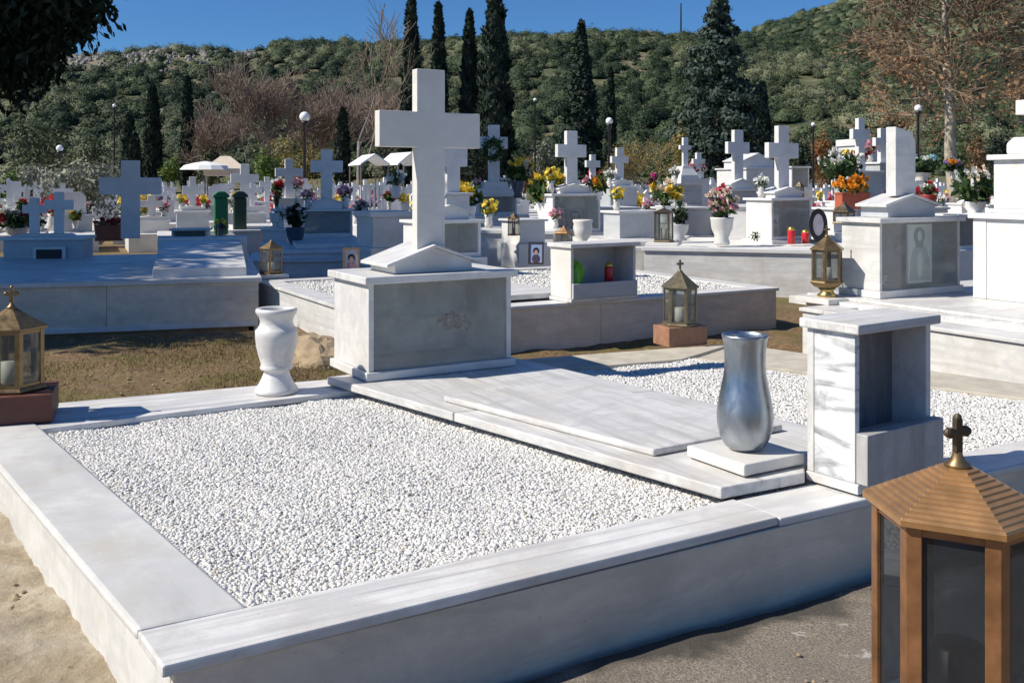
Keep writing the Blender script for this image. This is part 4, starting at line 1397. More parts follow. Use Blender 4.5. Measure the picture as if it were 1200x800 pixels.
mm('weathered grey cross on a low base, right of the slender cross', 823, 25.5, R(25), box=(209, 232, 18), cross=(179, 186, 192, 209, 6, 15))
mm('white cross with gabled base, left of the cross with red candles', 872, 17.5, R(28), box=(222, 250, 38), ped=(209, 28), cross=(152, 166, 180, 211, 12, 29), slabz=.7, pmat='marble_grey')
mm('squat white house shaped tomb with low gable roof between two crosses', 893, 22, R(28), box=(197, 232, 42), ped=(179, 42), depth=1.0, cat='tomb', group=None)
mm('grey box ossuary with two side posts beyond the cross with candles', 938, 21, R(27), box=(195, 222, 24), glassy=True, cat='ossuary', group='marble ossuary boxes')
mm('double layered white cross rising behind the white lilies', 1017, 17, R(27), box=(200, 236, 40), ped=None, cross=(138, 151, 163, 200, 9, 25), pmat='marble_grey')
# flat white beam slab seen beside it
mm('white cross hung with a dark wreath, left of the slanted stele', 1042, 17.8, R(25), box=(190, 226, 26), cross=(150, 161, 171, 191, 8, 22), pmat='marble_grey')
def wreath(label, u, v, Y, rpx, loc_off=-.09, dark=True):
    s = Y / F
    o = empty('wreath', (X(u, Y), Y + loc_off, Z(v, Y)), R(25), label, 'wreath', 'wreaths on crosses')
    L = Leaves()
    a = rng.random(420) * 2 * math.pi
    r_ = rpx * s * (.78 + .22 * rng.normal(size=420))
    c_ = np.stack([np.cos(a) * r_, rng.normal(size=420) * .03 - .02, np.sin(a) * r_], 1)
    L.add(c_, rpx * s * .35, rpx * s * .18)
    L.build('leaves', M['leaf_dark' if dark else 'leaf_green'], o)
    m = MB()
    ring = [(math.cos(k * math.pi / 12) * rpx * s * .78, 0, math.sin(k * math.pi / 12) * rpx * s * .78) for k in range(25)]
    m.tube(ring, rpx * s * .16, 8)
    m.build('ring', M['wreath'], o, True)
    return o
wreath('dark round wreath hanging on the cross left of the stele', 1042, 167, 17.8, 5.5)
mm('broad white slab tomb with overhanging beam behind the lilies cross', 1030, 20.5, R(14), box=(163, 215, 56), cap=.14, depth=.7, cat='box tomb', group='plain marble box tombs')
mm('small white open box niche with black inside, under the pale roses', 1136, 13.0, R(34), box=(251, 292, 40), glassy=True, depth=.5, front='bin_dark', cat='niche', group='open marble niches')
mm('white box tomb just behind the saint ossuary', 991, 14.6, R(30), box=(243, 272, 34), depth=.4, cat='box tomb', group='plain marble box tombs')
mm('low white stepped tomb between red planter and niche', 1085, 15.5, R(20), box=(243, 262, 60), depth=.9, cat='box tomb', group='plain marble box tombs')
mm('plain white two step tomb behind the pink bouquet urn', 815, 17.5, R(24), box=(243, 276, 46), depth=.8, cat='box tomb', group='plain marble box tombs', pmat='marble_grey')
mm('white wide box tomb right of the pink bouquet urn', 858, 14.6, R(-14), box=(240, 280, 36), depth=.7, cat='box tomb', group='plain marble box tombs')
mm('long white low tomb behind the black square lantern', 705, 17.5, R(14), box=(243, 268, 90), depth=1.2, cat='box tomb', group='plain marble box tombs')
mm('short cross with green stain seen right of the tall cross shaft', 537, 12.2, R(28), box=(226, 252, 26), cross=(150, 172, 195, 226, 15, 32), plot=None)
mm('glass fronted grey ossuary with gable, half behind the tall cross', 530, 10.9, R(31), box=(258, 302, 66), ped=(240, 44), glassy=True, cat='ossuary', group='marble ossuary boxes', depth=.5, slabz=.4)
mm('cross with green wreath on a tall shaded three tier monument', 583, 17.2, R(22), box=(228, 252, 46), ped=None, cross=(146, 160, 174, 215, 12, 31), slabz=.5, glassy=True)
tri = [o for o in C.objects if o.get('label') == 'cross with green wreath on a tall shaded three tier monument'][0]
MB().box(-.33, .33, .02, .5, Z(228, 17.2) + .001, Z(221, 17.2)).box(-.22, .22, .06, .45, Z(221, 17.2) + .001, Z(213, 17.2)).build('upper_step', M['marble_far'], tri)
MB().box(-.50, .50, -.25, .7, Z(268, 17.2), Z(252, 17.2) - .002).box(-.62, .62, -.45, .9, Z(292, 17.2), Z(268, 17.2) - .002).build('lower_step', M['marble_far'], tri)
wreath('loose green wreath around the shaft of the shaded monument cross', 577, 176, 17.2, 13, -.1, False)
mm('white capped box tomb seen left of the tall cross shaft', 462, 12.6, R(29), box=(248, 290, 46), cap=.07, depth=.6, cat='box tomb', group='plain marble box tombs')
mm('low white slab tomb with footed lantern, left of the dark framed portrait', 600, 14.2, R(-12), box=(270, 290, 96), cap=.05, depth=1.4, cat='box tomb', group='plain marble box tombs')
mm('pale square block tomb just right of the brown lantern', 624, 13.4, R(30), box=(257, 285, 30), cap=.03, depth=.5, cat='box tomb', group='plain marble box tombs')
lantern('bronze_lantern', 'small brown lantern on the white slab left of the ossuary', (X(602, 13.2), 13.2, Z(276, 13.2)), R(10), .085, .22, 'copper', 'bronze', n=4, roofh=.05, cross=False)
lantern('bronze_lantern', 'small brown lantern peeping over the open niche', (X(661, 10.4), 10.4, Z(292, 10.4)), R(15), .10, .15, 'bronze', 'copper', n=4, roofh=.06, cross=False)
urn('white marble bowl urn just behind the open niche', (X(683, 10.8), 10.8, Z(292, 10.8)), .9)
lantern('bronze_lantern', 'small dark lantern behind the saint ossuary box', (X(989, 12.6), 12.6, Z(262, 12.6)), R(0), .15, .12, 'bronze_dark', 'bronze_dark', n=4, roofh=.1, cross=False)
lantern('bronze_lantern', 'small black lantern right of the candle cross pediment', (X(937, 15.2), 15.2, Z(232, 15.2)), R(0), .075, .16, 'bronze_dark', 'bronze_dark', n=4, roofh=.07, cross=False)

# flowers, centre and right
bouquet('big pink and cream bouquet in a white marble urn', 846, 13.1, 217, 287, 44, 'petal_pink', 'marble_warm', 46, 8, 27, second='petal_cream', potv=.46, group='bouquets')
bouquet('yellow chrysanthemums in a white pot right of the tall cross', 548, 13.0, 213, 262, 32, 'petal_yellow', 'whitepaint', 12, 13, 20, second='petal_yellow', group='bouquets')
bouquet('sunflowers and greenery beside the shaded wreath monument', 607, 16.5, 184, 232, 34, 'petal_cream', 'bluepot', 22, 9, 16, greens=160, second='petal_yellow', group='bouquets')
bouquet('yellow gerberas with green leaves left of the white ossuary', 637, 15.4, 203, 262, 38, 'petal_yellow', 'whitepaint', 12, 14, 18, greens=150, group='bouquets', green='leaf_green')
bouquet('small yellow bunch touching the ossuary cross foot', 660, 15.9, 205, 240, 16, 'petal_yellow', 'whitepaint', 6, 14, 8, greens=40, group='bouquets')
bouquet('yellow orange bunch on the right of the ossuary cross', 702, 15.4, 206, 234, 20, 'petal_yellow', 'whitepaint', 9, 12, 10, second='petal_orange', greens=60, group='bouquets')
bouquet('three soft yellow carnation bunches in white vases', 780, 15.6, 212, 262, 44, 'petal_yellow', 'whitepaint', 14, 13, 24, greens=40, second='petal_cream', group='bouquets')
bouquet('magenta flowers far behind the yellow carnations', 764, 22, 203, 232, 12, 'petal_magenta', 'marble_warm', 10, 7, 6, group='bouquets')
bouquet('dark leafy plant in a grey pot beside the black lantern', 796, 14.0, 236, 282, 26, 'petal_white', 'marble_grey', 4, 6, 22, greens=160, green='leaf_dark', group='bouquets')
bouquet('large white lily arrangement with dark leaves', 986, 15.5, 172, 226, 62, 'petal_white', 'marble_warm', 34, 10, 14, greens=240, potv=.3, green='leaf_green', group='bouquets')
bouquet('orange flowers in a long terracotta planter', 999, 13.6, 206, 245, 46, 'petal_orange', 'terracotta', 46, 8, 36, greens=40, potv=.45, box=True, group='bouquets')
bouquet('teal and white flowers right of the slanted stele', 1080, 16.5, 180, 212, 42, 'petal_teal', 'marble_warm', 22, 9, 20, second='petal_white', greens=140, potv=.3, group='bouquets')
bouquet('red and white pot plant behind the stele gable', 1088, 12.8, 214, 246, 24, 'petal_red', 'redpot', 14, 7, 20, second='petal_white', potv=.55, greens=20, group='bouquets')
bouquet('pale rose bushes above the small black niche', 1142, 13.2, 196, 252, 66, 'petal_white', 'whitepaint', 24, 10, 26, second='petal_cream', greens=260, potv=.28, group='bouquets', green='leaf_green')
bouquet('orange and purple bunch at the foot of the plane tree', 1117, 24, 186, 212, 26, 'petal_orange', 'marble_warm', 14, 9, 8, second='petal_purple', group='bouquets')
bouquet('small green sprig on the sunlit plot beside the urn', 884, 13.4, 268, 283, 18, 'petal_white', None, 3, 3, None, greens=40, potv=.05, group='bouquets')

# ================================================================== LEFT SHADED PLOTS
YS = R(17)
so = pt(0, 333, .48)
ps = empty('grave_plot', (so[0], so[1], 0), YS, 'long shaded plot with a plain front wall at the left, under the big cross', 'grave plot', 'marble grave plots')
lb_('border_slab', -3, 2.32, 0, .25, .435, .48, 'marble', ps)
lb_('front_wall', -3, .9, .03, .07, .0, .434, 'marble_front', ps)
lb_('front_wall', .903, 2.29, .031, .07, .0, .434, 'marble_front', ps)
lb_('foot_strip', -3, 2.29, .015, .029, .0, .05, 'marble', ps)
lb_('foundation', -3.1, 2.2, .10, .3, -.4, .02, 'mudrock', ps)
lb_('side_wall', 2.25, 2.29, .072, 3.8, -.1, .434, 'marble_side', ps)
lb_('cover_slab', -3, 2.32, .252, 3.8, .40, .474, 'marble_streak', ps)
a = math.cos(YS); b = math.sin(YS)
def s2(u, v, z):
    p = P(u, v, z); dx, dy = p[0] - so[0], p[1] - so[1]
    return (dx * a + dy * b, -dx * b + dy * a)
k0 = s2(179, 315, .57)
kx0 = k0[0]; ky0 = k0[1]
MB().prism([(kx0, ky0), (kx0 + .88, ky0), (kx0 + .88, ky0 + 1.9), (kx0, ky0 + 1.9)], .475, [.57, .57, .74, .74]).build('sloped_slab', M['marble'], ps, bevel=.006)
MB().prism([(kx0 - .05, ky0 + 1.9), (kx0 + .95, ky0 + 1.9), (kx0 + .95, ky0 + 2.3), (kx0 - .05, ky0 + 2.3)], .475, .76).build('plinth', M['marble'], ps, bevel=.006)
Yc = 11.6
cx = empty('grave_cross', (X(153, Yc), Yc, .755), R(20), 'big plain marble cross standing in shade at the left', 'cross', 'marble cross monuments')
sY = Yc / F
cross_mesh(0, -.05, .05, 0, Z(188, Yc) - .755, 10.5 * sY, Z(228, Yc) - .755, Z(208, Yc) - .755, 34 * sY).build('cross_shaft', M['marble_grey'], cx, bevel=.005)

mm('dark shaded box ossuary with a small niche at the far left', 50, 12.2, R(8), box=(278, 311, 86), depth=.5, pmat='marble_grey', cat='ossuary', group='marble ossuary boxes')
fl = [o for o in C.objects if o.get('label') == 'dark shaded box ossuary with a small niche at the far left'][0]
MB().box(-.1, .28, -.05, -.003, Z(311, 12.2), Z(289, 12.2)).build('niche_frame', M['marble'], fl, bevel=.004)
MB().box(-.06, .24, -.056, -.05, Z(310, 12.2), Z(292, 12.2)).build('niche_recess', M['black'], fl)
for u_, top, ar, lab in ((37, 232, 13, 'left of two small grey crosses on the far left ossuary'), (66, 225, 16, 'taller right one of two small grey crosses on the far left ossuary')):
    z0_ = Z(278, 12.4)
    o = empty('grave_cross', (X(u_, 12.4), 12.4, z0_ + .001), R(8), lab, 'cross', 'marble cross monuments')
    s_ = 12.4 / F
    hh = Z(top, 12.4) - z0_
    MB().profile([(-.20, 0), (.20, 0), (.13, .04), (-.13, .04)], 0, .24).build('base', M['marble'], o)
    cross_mesh(0, .08, .14, .04, hh, 5.2 * s_, hh * .60, hh * .82, ar * s_).build('cross_shaft', M['marble_far'], o, bevel=.004)

mm('blue shaded cross ossuary on the plot behind the round lamp post', 384, 15.6, R(16), box=(245, 277, 56), ped=(231, 34), cross=(175, 188, 202, 235, 12.5, 36), glassy=True, slabz=.5, plot=(2.0, 2.2), plottext='shaded slab plot under the blue shaded cross ossuary')
mm('white cross beside the red flowers, left of the lamp post', 340, 19.5, R(20), box=(232, 262, 30), ped=None, cross=(186, 197, 207, 232, 9, 30))
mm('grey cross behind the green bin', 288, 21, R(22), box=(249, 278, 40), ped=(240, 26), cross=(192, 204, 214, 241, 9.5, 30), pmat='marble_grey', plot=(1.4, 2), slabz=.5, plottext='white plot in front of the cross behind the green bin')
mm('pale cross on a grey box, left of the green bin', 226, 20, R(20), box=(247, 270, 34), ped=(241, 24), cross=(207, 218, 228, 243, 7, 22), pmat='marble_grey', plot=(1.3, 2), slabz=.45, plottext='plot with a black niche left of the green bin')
mm('low grey cross in front of the big shaded cross arm', 178, 20.5, R(22), box=(258, 276, 36), ped=(253, 30), cross=(229, 235, 243, 256, 8, 24))
mm('low white stone niche block beside the black lantern', 222, 16.5, R(10), box=(268, 288, 40), glassy=True, front='bin_dark', cat='niche', group='open marble niches', depth=.4)
lantern('bronze_lantern', 'small black lantern in front of the green bin', (X(259, 15.0), 15.0, Z(282, 15.0)), R(0), .085, .19, 'black', 'black', n=4, roofh=.06, cross=True, group='metal grave lanterns')
mm('white flat topped block under the black lantern', 259, 15.0, R(10), box=(282, 300, 22), cat='box tomb', group='plain marble box tombs', depth=.35)
bouquet('dusky blue shaded flower pot left of the blue cross', 346, 14.6, 231, 292, 26, 'petal_white', 'bluepot', 10, 7, 22, greens=200, green='leaf_dark', group='bouquets')
bouquet('small white and grey bouquet right of the blue cross', 424, 14.2, 232, 276, 22, 'petal_white', 'marble_grey', 14, 7, 12, second='petal_pink', greens=80, group='bouquets')
bouquet('red flowers in a dark pot beside the white cross', 324, 19, 211, 246, 14, 'petal_red', 'black', 9, 8, 7, greens=30, group='bouquets')
bouquet('dark red and cream roses at the far left', 20, 17, 246, 282, 60, 'petal_red', 'marble_warm', 34, 8, 24, second='petal_cream', greens=180, group='bouquets')
bouquet('yellow flower beside a white vase under the grey shrub', 88, 18.5, 245, 268, 12, 'petal_yellow', 'whitepaint', 6, 8, 8, group='bouquets')
bouquet('single red rose bunch behind the two small crosses', 25, 19, 231, 262, 12, 'petal_red', 'marble_warm', 6, 8, 6, second='petal_white', group='bouquets')
bouquet('white blossoms behind the tall cross on a white pedestal', 463, 17, 198, 232, 22, 'petal_white', 'whitepaint', 20, 8, 14, greens=60, group='bouquets')
bouquet('red bunch right of the white railing', 456, 20, 222, 246, 12, 'petal_red', 'marble_warm', 10, 6, 6, group='bouquets')
bouquet('terracotta planter with dry flowers behind the big shaded cross', 128, 17, 254, 282, 34, 'petal_red', 'terracotta', 10, 6, 30, greens=50, potv=.6, box=True, green='leaf_brown', group='bouquets')
urn('white statue like urn left of the shaded flower pot', (X(322, 15.5), 15.5, Z(268, 15.5)), .7)
mm('shaded white block under the statue like urn', 322, 15.4, R(12), box=(268, 292, 26), cat='box tomb', group='plain marble box tombs', depth=.35)
bx2 = mm('shaded curved edge slab plot behind the gilt framed portrait', 372, 13.2, R(12), box=(304, 322, 150), depth=1.6, cat='box tomb', group='plain marble box tombs')

# bins
def bin_(label, u, Y, vtop, wpx, mat):
    s = Y / F
    o = empty('wheelie_bin', (X(u, Y), Y, 0), R(18), label, 'bin', 'wheelie bins')
    H = Z(vtop, Y); W = wpx * s
    MB().prism([(-W * .42, -W * .4), (W * .42, -W * .4), (W * .42, W * .4), (-W * .42, W * .4)], .1, H * .9).build('body', M[mat], o, bevel=.03)
    MB().profile([(-W * .5, H * .901), (W * .5, H * .901), (W * .5, H * .94), (W * .2, H), (-W * .2, H), (-W * .5, H * .94)], -W * .48, W * .48).build('lid', M[mat], o, bevel=.02)
    for sg in (-1, 1):
        w_ = MB().lathe([(.1, -.03), (.1, .03)], 16).build('wheel', M['black'], o)
        w_.location = (sg * W * .36, W * .36, .1); w_.rotation_euler = (0, R(90), 0)
    MB().box(-W * .4, W * .4, W * .485, W * .55, H * .85, H * .89).build('handle', M[mat], o)
    return o
bin_('bright green wheelie bin among the left graves', 259, 18.5, 224, 19, 'bin_green')
bin_('dark green bin just right of the bright green bin', 281, 19.3, 224, 18, 'bin_dark')

# ------------------------------------------------------------------ lamp posts
def lamp(label, u, Y, vglobe, rpx, flat=False, zb_=0.0):
    o = empty('lamp_post', (X(u, Y), Y, zb_), 0, label, 'lamp post', 'park lamp posts')
    zg = Z(vglobe, Y) - zb_; r = max(rpx * Y / F, .08)
    MB().lathe([(.12, 0), (.12, .25), (.07, .35), (.05, .45), (.042, zg - r - .1), (.09, zg - r - .06), (.1, zg - r + .02)], 14).build('pole', M['black'], o, True)
    if flat:
        MB().lathe([(.05, zg - r), (r * 1.6, zg - r * .2), (r * 1.6, zg), (.1, zg + r * .5)], 16).build('lamp_head', M['globe'], o)
    else:
        MB().ball((0, 0, zg), r, 20, 14).build('globe', M['globe'], o, True)
    return o
lamp('black lamp post with white globe left of the tall cross', 357, 27, 137, 6)
lamp('lamp post whose globe peeps over the silvery shrub at left', 70, 33, 174, 4)
lamp('lamp post with globe between the conifers in the middle', 714, 33, 142, 4.2)
lamp('lamp post with globe right of the slanted stele', 1076, 33, 127, 4.2)
lamp('slim lamp post far left near the thin cypresses', 134, 52, 124, 2.2)
lamp('slim distant lamp post left of the dark pointed conifer', 627, 52, 117, 2.0)
lamp('low white lamp behind the round evergreen bush', 953, 42, 146, 2.4)
# floodlight mast and hill antenna
o = empty('floodlight_mast', (X(1075, 60), 60, 0), 0, 'twin headed floodlight mast behind the right globe lamp', 'mast')
MB().tube([(-.12, 0, 0), (-.12, 0, Z(103, 60))], .05, 8).tube([(.14, 0, 0), (.14, 0, Z(103, 60))], .05, 8).build('pole', M['bark_grey'], o)
MB().box(-.35, .35, -.2, .2, Z(103, 60), Z(101, 60)).build('lamp_head', M['bark_grey'], o)
ya = 225; xa = X(798, ya)
o = empty('antenna_mast', (xa, ya, terrain_z(xa, ya) - .5), 0, 'thin dark mast standing on the hill ridge', 'mast')
MB().tube([(0, 0, 0), (0, 0, Z(4, ya) - terrain_z(xa, ya) + .5)], [.22, .14], 8).build('pole', M['black'], o)

# canopies
def canopy(label, u, Y, vtop, veave, wpx, depth, mat, name='canopy', legs=True, gable=True, yaw=20, cat='canopy'):
    s = Y / F
    o = empty(name, (X(u, Y), Y, 0), R(yaw), label, cat, 'white stall canopies')
    W = wpx * s; zt_ = Z(vtop, Y); ze = Z(veave, Y)
    m = MB()
    if gable:
        m.profile([(-W / 2, ze), (0, zt_ - .05), (W / 2, ze), (W / 2, ze + .05), (0, zt_), (-W / 2, ze + .05)], -depth / 2, depth / 2)
    else:
        m.add([(-W / 2, -depth / 2, ze), (W / 2, -depth / 2, ze), (W / 2, depth / 2, ze), (-W / 2, depth / 2, ze), (-W * .12, 0, zt_), (W * .12, 0, zt_)], [(0, 1, 5, 4), (1, 2, 5), (2, 3, 4, 5), (3, 0, 4), (3, 2, 1, 0)])
        m.box(-W / 2, W / 2, -depth / 2, depth / 2, ze - .25, ze - .002)
    m.build('roof', M[mat], o)
    for sx_ in (-1, 1):
        for sy_ in (-1, 1):
            MB().box(sx_ * W * .46 - .02, sx_ * W * .46 + .02, sy_ * depth * .46 - .02, sy_ * depth * .46 + .02, 0, ze - .25 if not gable else ze).build('leg', M['bark_grey'], o)
    return o
canopy('beige hipped parasol tent beyond the green bin', 264, 36, 183, 198, 46, 2.4, 'canopy_tan', 'parasol_tent', gable=False, yaw=15, cat='tent')
canopy('white pitched stall roof left of the tall cross', 432, 34, 181, 194, 34, 2.2, 'roof_white', yaw=20)
canopy('grey white pitched stall roof half behind the tall cross', 470, 34.5, 179, 194, 34, 2.0, 'roof_white', yaw=28)
o = empty('parasol', (X(241, 35), 35, 0), 0, 'round white parasol touching the beige tent', 'parasol')
MB().lathe([(.9, Z(199, 35)), (.75, Z(194, 35)), (.4, Z(191, 35)), (.04, Z(189, 35))], 12).build('canopy', M['canopy'], o)
MB().tube([(0, 0, 0), (0, 0, Z(191, 35))], .03, 8).build('pole', M['whitepaint'], o)
# white railing by the stalls
o = empty('white_railing', (X(436, 23), 23, 0), R(18), 'low white railing of upright bars beneath the white stall', 'railing')
m = MB().box(-.28, .28, -.03, .03, Z(219, 23), Z(217, 23))
for k in range(6):
    m.box(-.27 + k * .1, -.23 + k * .1, -.02, .02, .4, Z(219, 23) - .001)
m.build('bars', M['whitepaint'], o)
MB().box(-.4, .4, -.3, .3, 0, .40).build('base', M['marble_far'], o)

# ================================================================== FAR ROWS
def far_grave(kind, seed):
    random.seed(seed)
    o = empty('marble_grave', (0, 0, 0), 0, 'x', 'grave', None)
    w = random.uniform(.8, 1.1)
    MB().box(-w / 2, w / 2, -1.9, .1, 0, .34).box(-w / 2 - .03, w / 2 + .03, -1.93, .13, .341, .38).build('kerb', M['marble_far'], o)
    bw, bh = random.uniform(.55, .8), random.uniform(.25, .45)
    MB().box(-bw / 2, bw / 2, -.42, 0, .381, .38 + bh).box(-bw / 2 - .03, bw / 2 + .03, -.45, .03, .381 + bh, .42 + bh).build('box', M['marble_grey' if kind % 2 else 'marble_far'], o)
    zt_ = .42 + bh
    if kind in (0, 1, 2):
        h = random.uniform(.48, .78)
        hw = random.uniform(.045, .065)
        m = cross_mesh(0, -.26, -.17, zt_ + .001, zt_ + h, hw, zt_ + h * .58, zt_ + h * .58 + hw * 2, random.uniform(.15, .22))
        if kind == 1:
            m.box(-.16, .16, -.32, -.1, zt_ + .001, zt_ + .08)
        m.build('cross', M['marble_far'], o)
    elif kind == 3:
        MB().profile([(-.26, zt_), (.26, zt_), (.26, zt_ + .4), (.15, zt_ + .52), (-.15, zt_ + .52), (-.26, zt_ + .4)], -.26, -.16).build('headstone', M['marble_far'], o)
    else:
        pediment(o, -.3, .3, -.38, -.04, zt_ + .001, zt_ + .12, zt_ + .28, .02, .04, 'marble_far', 'marble_far')
    return o


KL = {0: ('white marble grave with plain cross in the crowded far rows', 'far graves with plain crosses'),
      1: ('white grave with footed cross and grey box in the crowded far rows', 'far graves with footed crosses'),
      2: ('white grave with slim cross on white box in the crowded far rows', 'far graves with slim crosses'),
      3: ('grave with clipped corner headstone in the crowded far rows', 'far graves with headstones'),
      4: ('white grave with gabled top and no cross in the far rows', 'far graves with gabled tops')}
protos = {k: far_grave(k, 50 + k) for k in KL}
used = {k: False for k in KL}
random.seed(21)
spots = []
Yrow = 23.0
while Yrow < 62:
    step = 1.35
    n = int(Yrow * 1.25 / step)
    for i in range(-n // 2, n // 2 + 1):
        x = i * step + random.uniform(-.25, .25)
        y = Yrow + x * .12 + random.uniform(-.3, .3)
        if y < 21.5: continue
        u = U0 + x / y * F
        if not (-40 < u < 1240): continue
        if random.random() < .14: continue
        spots.append((x, y))
    Yrow += 2.6
def far_ok(x, y):
    # keep clear of named things standing in the same band
    for o in CLEAR:
        if abs(o[0] - x) < o[2] and abs(o[1] - y) < o[2]:
            return False
    return True
CLEAR = [(o.location.x, o.location.y, 1.0) for o in C.objects if o.parent is None and o.type == 'EMPTY' and o.location.y > 20.5]
random.shuffle(spots)
spots.sort(key=lambda q_: q_[1] + random.random() * 16)
spots = [s_ for s_ in spots if far_ok(*s_)][:300]
for (x, y) in spots:
    k = random.choice((0, 0, 1, 1, 2, 2, 2, 3, 4))
    o = protos[k] if not used[k] else copy_tree(protos[k])
    used[k] = True
    o.location = (x, y, 0); o.rotation_euler = (0, 0, R(22) + random.uniform(-.12, .12))
    s_ = random.uniform(.9, 1.12); o.scale = (s_, s_, s_)
    o['label'], o['group'] = KL[k]

# little bouquets on the far graves
FB = {'red': 'red', 'white': 'white', 'pink': 'pink', 'yellow': 'yellow', 'purple': 'purple'}
fb = {}
for nm in FB:
    o = empty('flower_bouquet', (0, 0, 0), 0, nm + ' flowers in a white vase on a grave in the far rows', 'flowers', nm + ' bouquets in the far rows')
    MB().lathe([(.07, 0), (.09, .1), (.07, .2), (.1, .28)], 10).build('pot', M['marble_warm'], o, True)
    p_ = blob((0, 0, .42), (.20, .18, .16), 46, .3)
    Leaves().add(p_, .13, .10).build('blossom', M['petal_' + nm], o)
    p_ = blob((0, 0, .34), (.18, .16, .12), 30, .3)
    Leaves().add(p_, .14, .06).build('leaves', M['leaf_green'], o)
    fb[nm] = [o, False]
for i, (x, y) in enumerate(spots):
    nm = random.choice(('red', 'red', 'white', 'white', 'pink', 'pink', 'yellow', 'purple'))
    o = fb[nm][0] if not fb[nm][1] else copy_tree(fb[nm][0])
    fb[nm][1] = True
    o.location = (x + random.uniform(-.25, .25), y - random.uniform(.7, 1.1), .40)
    s_ = random.uniform(.8, 1.35); o.scale = (s_, s_, s_)

# the same small bouquets standing on the nearer monuments, beside their gables and crosses
random.seed(12)
for o in [o for o in C.objects if o.parent is None and o.get('category') in ('grave monument', 'box tomb')]:
    caps = [c_ for c_ in o.children if c_.name.startswith('cap_slab')]
    if not caps or o.location.y < 13.5: continue
    co_ = [v_.co for v_ in caps[0].data.vertices]
    xa_, xb_ = min(p_.x for p_ in co_), max(p_.x for p_ in co_); ya_, yb_ = min(p_.y for p_ in co_), max(p_.y for p_ in co_); zt_ = max(p_.z for p_ in co_)
    for sx_ in (-1, 1):
        if random.random() < .45: continue
        nm = random.choice(('red', 'white', 'pink', 'yellow', 'pink', 'white'))
        c_ = copy_tree(fb[nm][0])
        xx = (xa_ + xb_) / 2 + sx_ * ((xb_ - xa_) / 2 - .13)
        w_ = loc2w(o, xx, ya_ + (yb_ - ya_) * random.uniform(.4, .75))
        c_.location = (w_[0], w_[1], zt_ + .001); s_ = random.uniform(.5, .75); c_.scale = (s_, s_, s_)
        c_['label'] = nm + ' flowers in a small vase on a middle distance tomb'; c_['group'] = nm + ' bouquets on the middle tombs'

# ================================================================== TREES
# big dark tree whose crown hangs in at the upper left and shades the left plots
def big_tree(label, cx_, cy_, trunk_h, lobes, n, leaf, mat, name='broadleaf_tree'):
    o = empty(name, (cx_, cy_, 0), 0, label, 'tree')
    m = MB()
    m.tube([(0, 0, -.1), (.1, 0, trunk_h * .5), (-.05, .1, trunk_h)], [.42, .33, .27], 12)
    m.build('trunk', M['bark_dark'], o, True)
    b = MB()
    for (lx_, ly_, lz_, rx, ry, rz) in lobes:
        b.tube([(0, .05, trunk_h * .9), (lx_ * .5, ly_ * .5, (trunk_h + lz_) * .5 + .3), (lx_, ly_, lz_)], [.2, .12, .05], 7)
    b.build('branch', M['bark_dark'], o)
    L = Leaves()
    tot = sum(l_[3] * l_[4] * l_[5] for l_ in lobes)
    for l_ in lobes:
        k = int(n * l_[3] * l_[4] * l_[5] / tot) + 50
        p_ = blob(l_[:3], l_[3:], k, .35)
        dn = np.tile(np.array([[0, 0, -.9]]), (k, 1))
        L.add(p_, leaf * (.7 + .6 * rng.random(k)), leaf * .42, dn, .8)
    L.build('crown', M[mat], o)
    return o


random.seed(5)
lobes = []
TX, TY = -11.6, 12.1
for k in range(22):
    a = k * 2.4; q = 3.7 * ((k + .5) / 22) ** .5
    lobes.append((math.cos(a) * q, math.sin(a) * q * .92, random.uniform(4.2, 7.4), random.uniform(1.5, 2.1), random.uniform(1.4, 2.0), random.uniform(1.1, 1.7)))
# lobes forming the visible edge
for (u_, v_, yv, r_) in ((-10, 10, 14.2, 1.25), (45, -20, 14.0, 1.15), (10, 62, 14.3, .80), (-50, 60, 14.0, 1.2), (60, 20, 14.2, .75), (92, -15, 14.1, .62), (40, 75, 14.4, .50), (-90, 10, 13.5, 1.5), (20, -70, 14.0, 1.4)):
    lobes.append((X(u_, yv) - TX, yv - TY, Z(v_, yv), r_, r_, r_ * .85))
for l_ in ((-10.2 - TX, 8.2 - TY, 5.0, 1.25, 1.15, 1.0), (-9.0 - TX, 8.7 - TY, 5.2, 1.05, .95, .9), (-8.8 - TX, 7.5 - TY, 5.0, 1.05, .8, 1.0), (-10.3 - TX, 7.5 - TY, 5.0, 1.1, .9, 1.0), (-11.8 - TX, 8.4 - TY, 5.2, 1.3, 1.1, 1.0), (-6.5 - TX, 7.93 - TY, 3.0, 1.0, .36, .36), (-7.6 - TX, 7.72 - TY, 3.15, 1.0, .40, .40), (-5.9 - TX, 8.15 - TY, 2.9, .8, .30, .30), (.6, -1.6, 6.2, 1.4, 1.3, 1.0), (4.3, 3.2, 8.2, 1.4, 1.2, .9), (5.3, 3.9, 7.2, 1.2, 1.1, .9), (3.0, 2.6, 8.0, 1.4, 1.4, 1.0), (1, 0, 8.6, 1.9, 1.9, 1.0), (2.2, 1.6, 5.0, 1.6, 1.5, 1.0), (-1.5, -1.5, 8.2, 1.6, 1.6, 1.0)):  # unseen lobes added for shade; thin low ones darken a strip by the wall
    lobes.append(l_)
def blocks(l_):
    # crown masses that would shade the sunlit corner of the plot behind the urn
    dl = Vector((math.cos(R(43)) * math.cos(R(13)), math.cos(R(43)) * math.sin(R(13)), -math.sin(R(43))))
    c_ = Vector((l_[0] + TX, l_[1] + TY, l_[2]))
    for q_ in ((-2.5, 10.3, .5), (-1.75, 10.6, .5), (-2.0, 9.5, .4), (-1.5, 8.6, .3)):
        w_ = Vector(q_) - c_
        if (w_ - dl * w_.dot(dl)).length < max(l_[3:]) * 1.0: return True
    return False


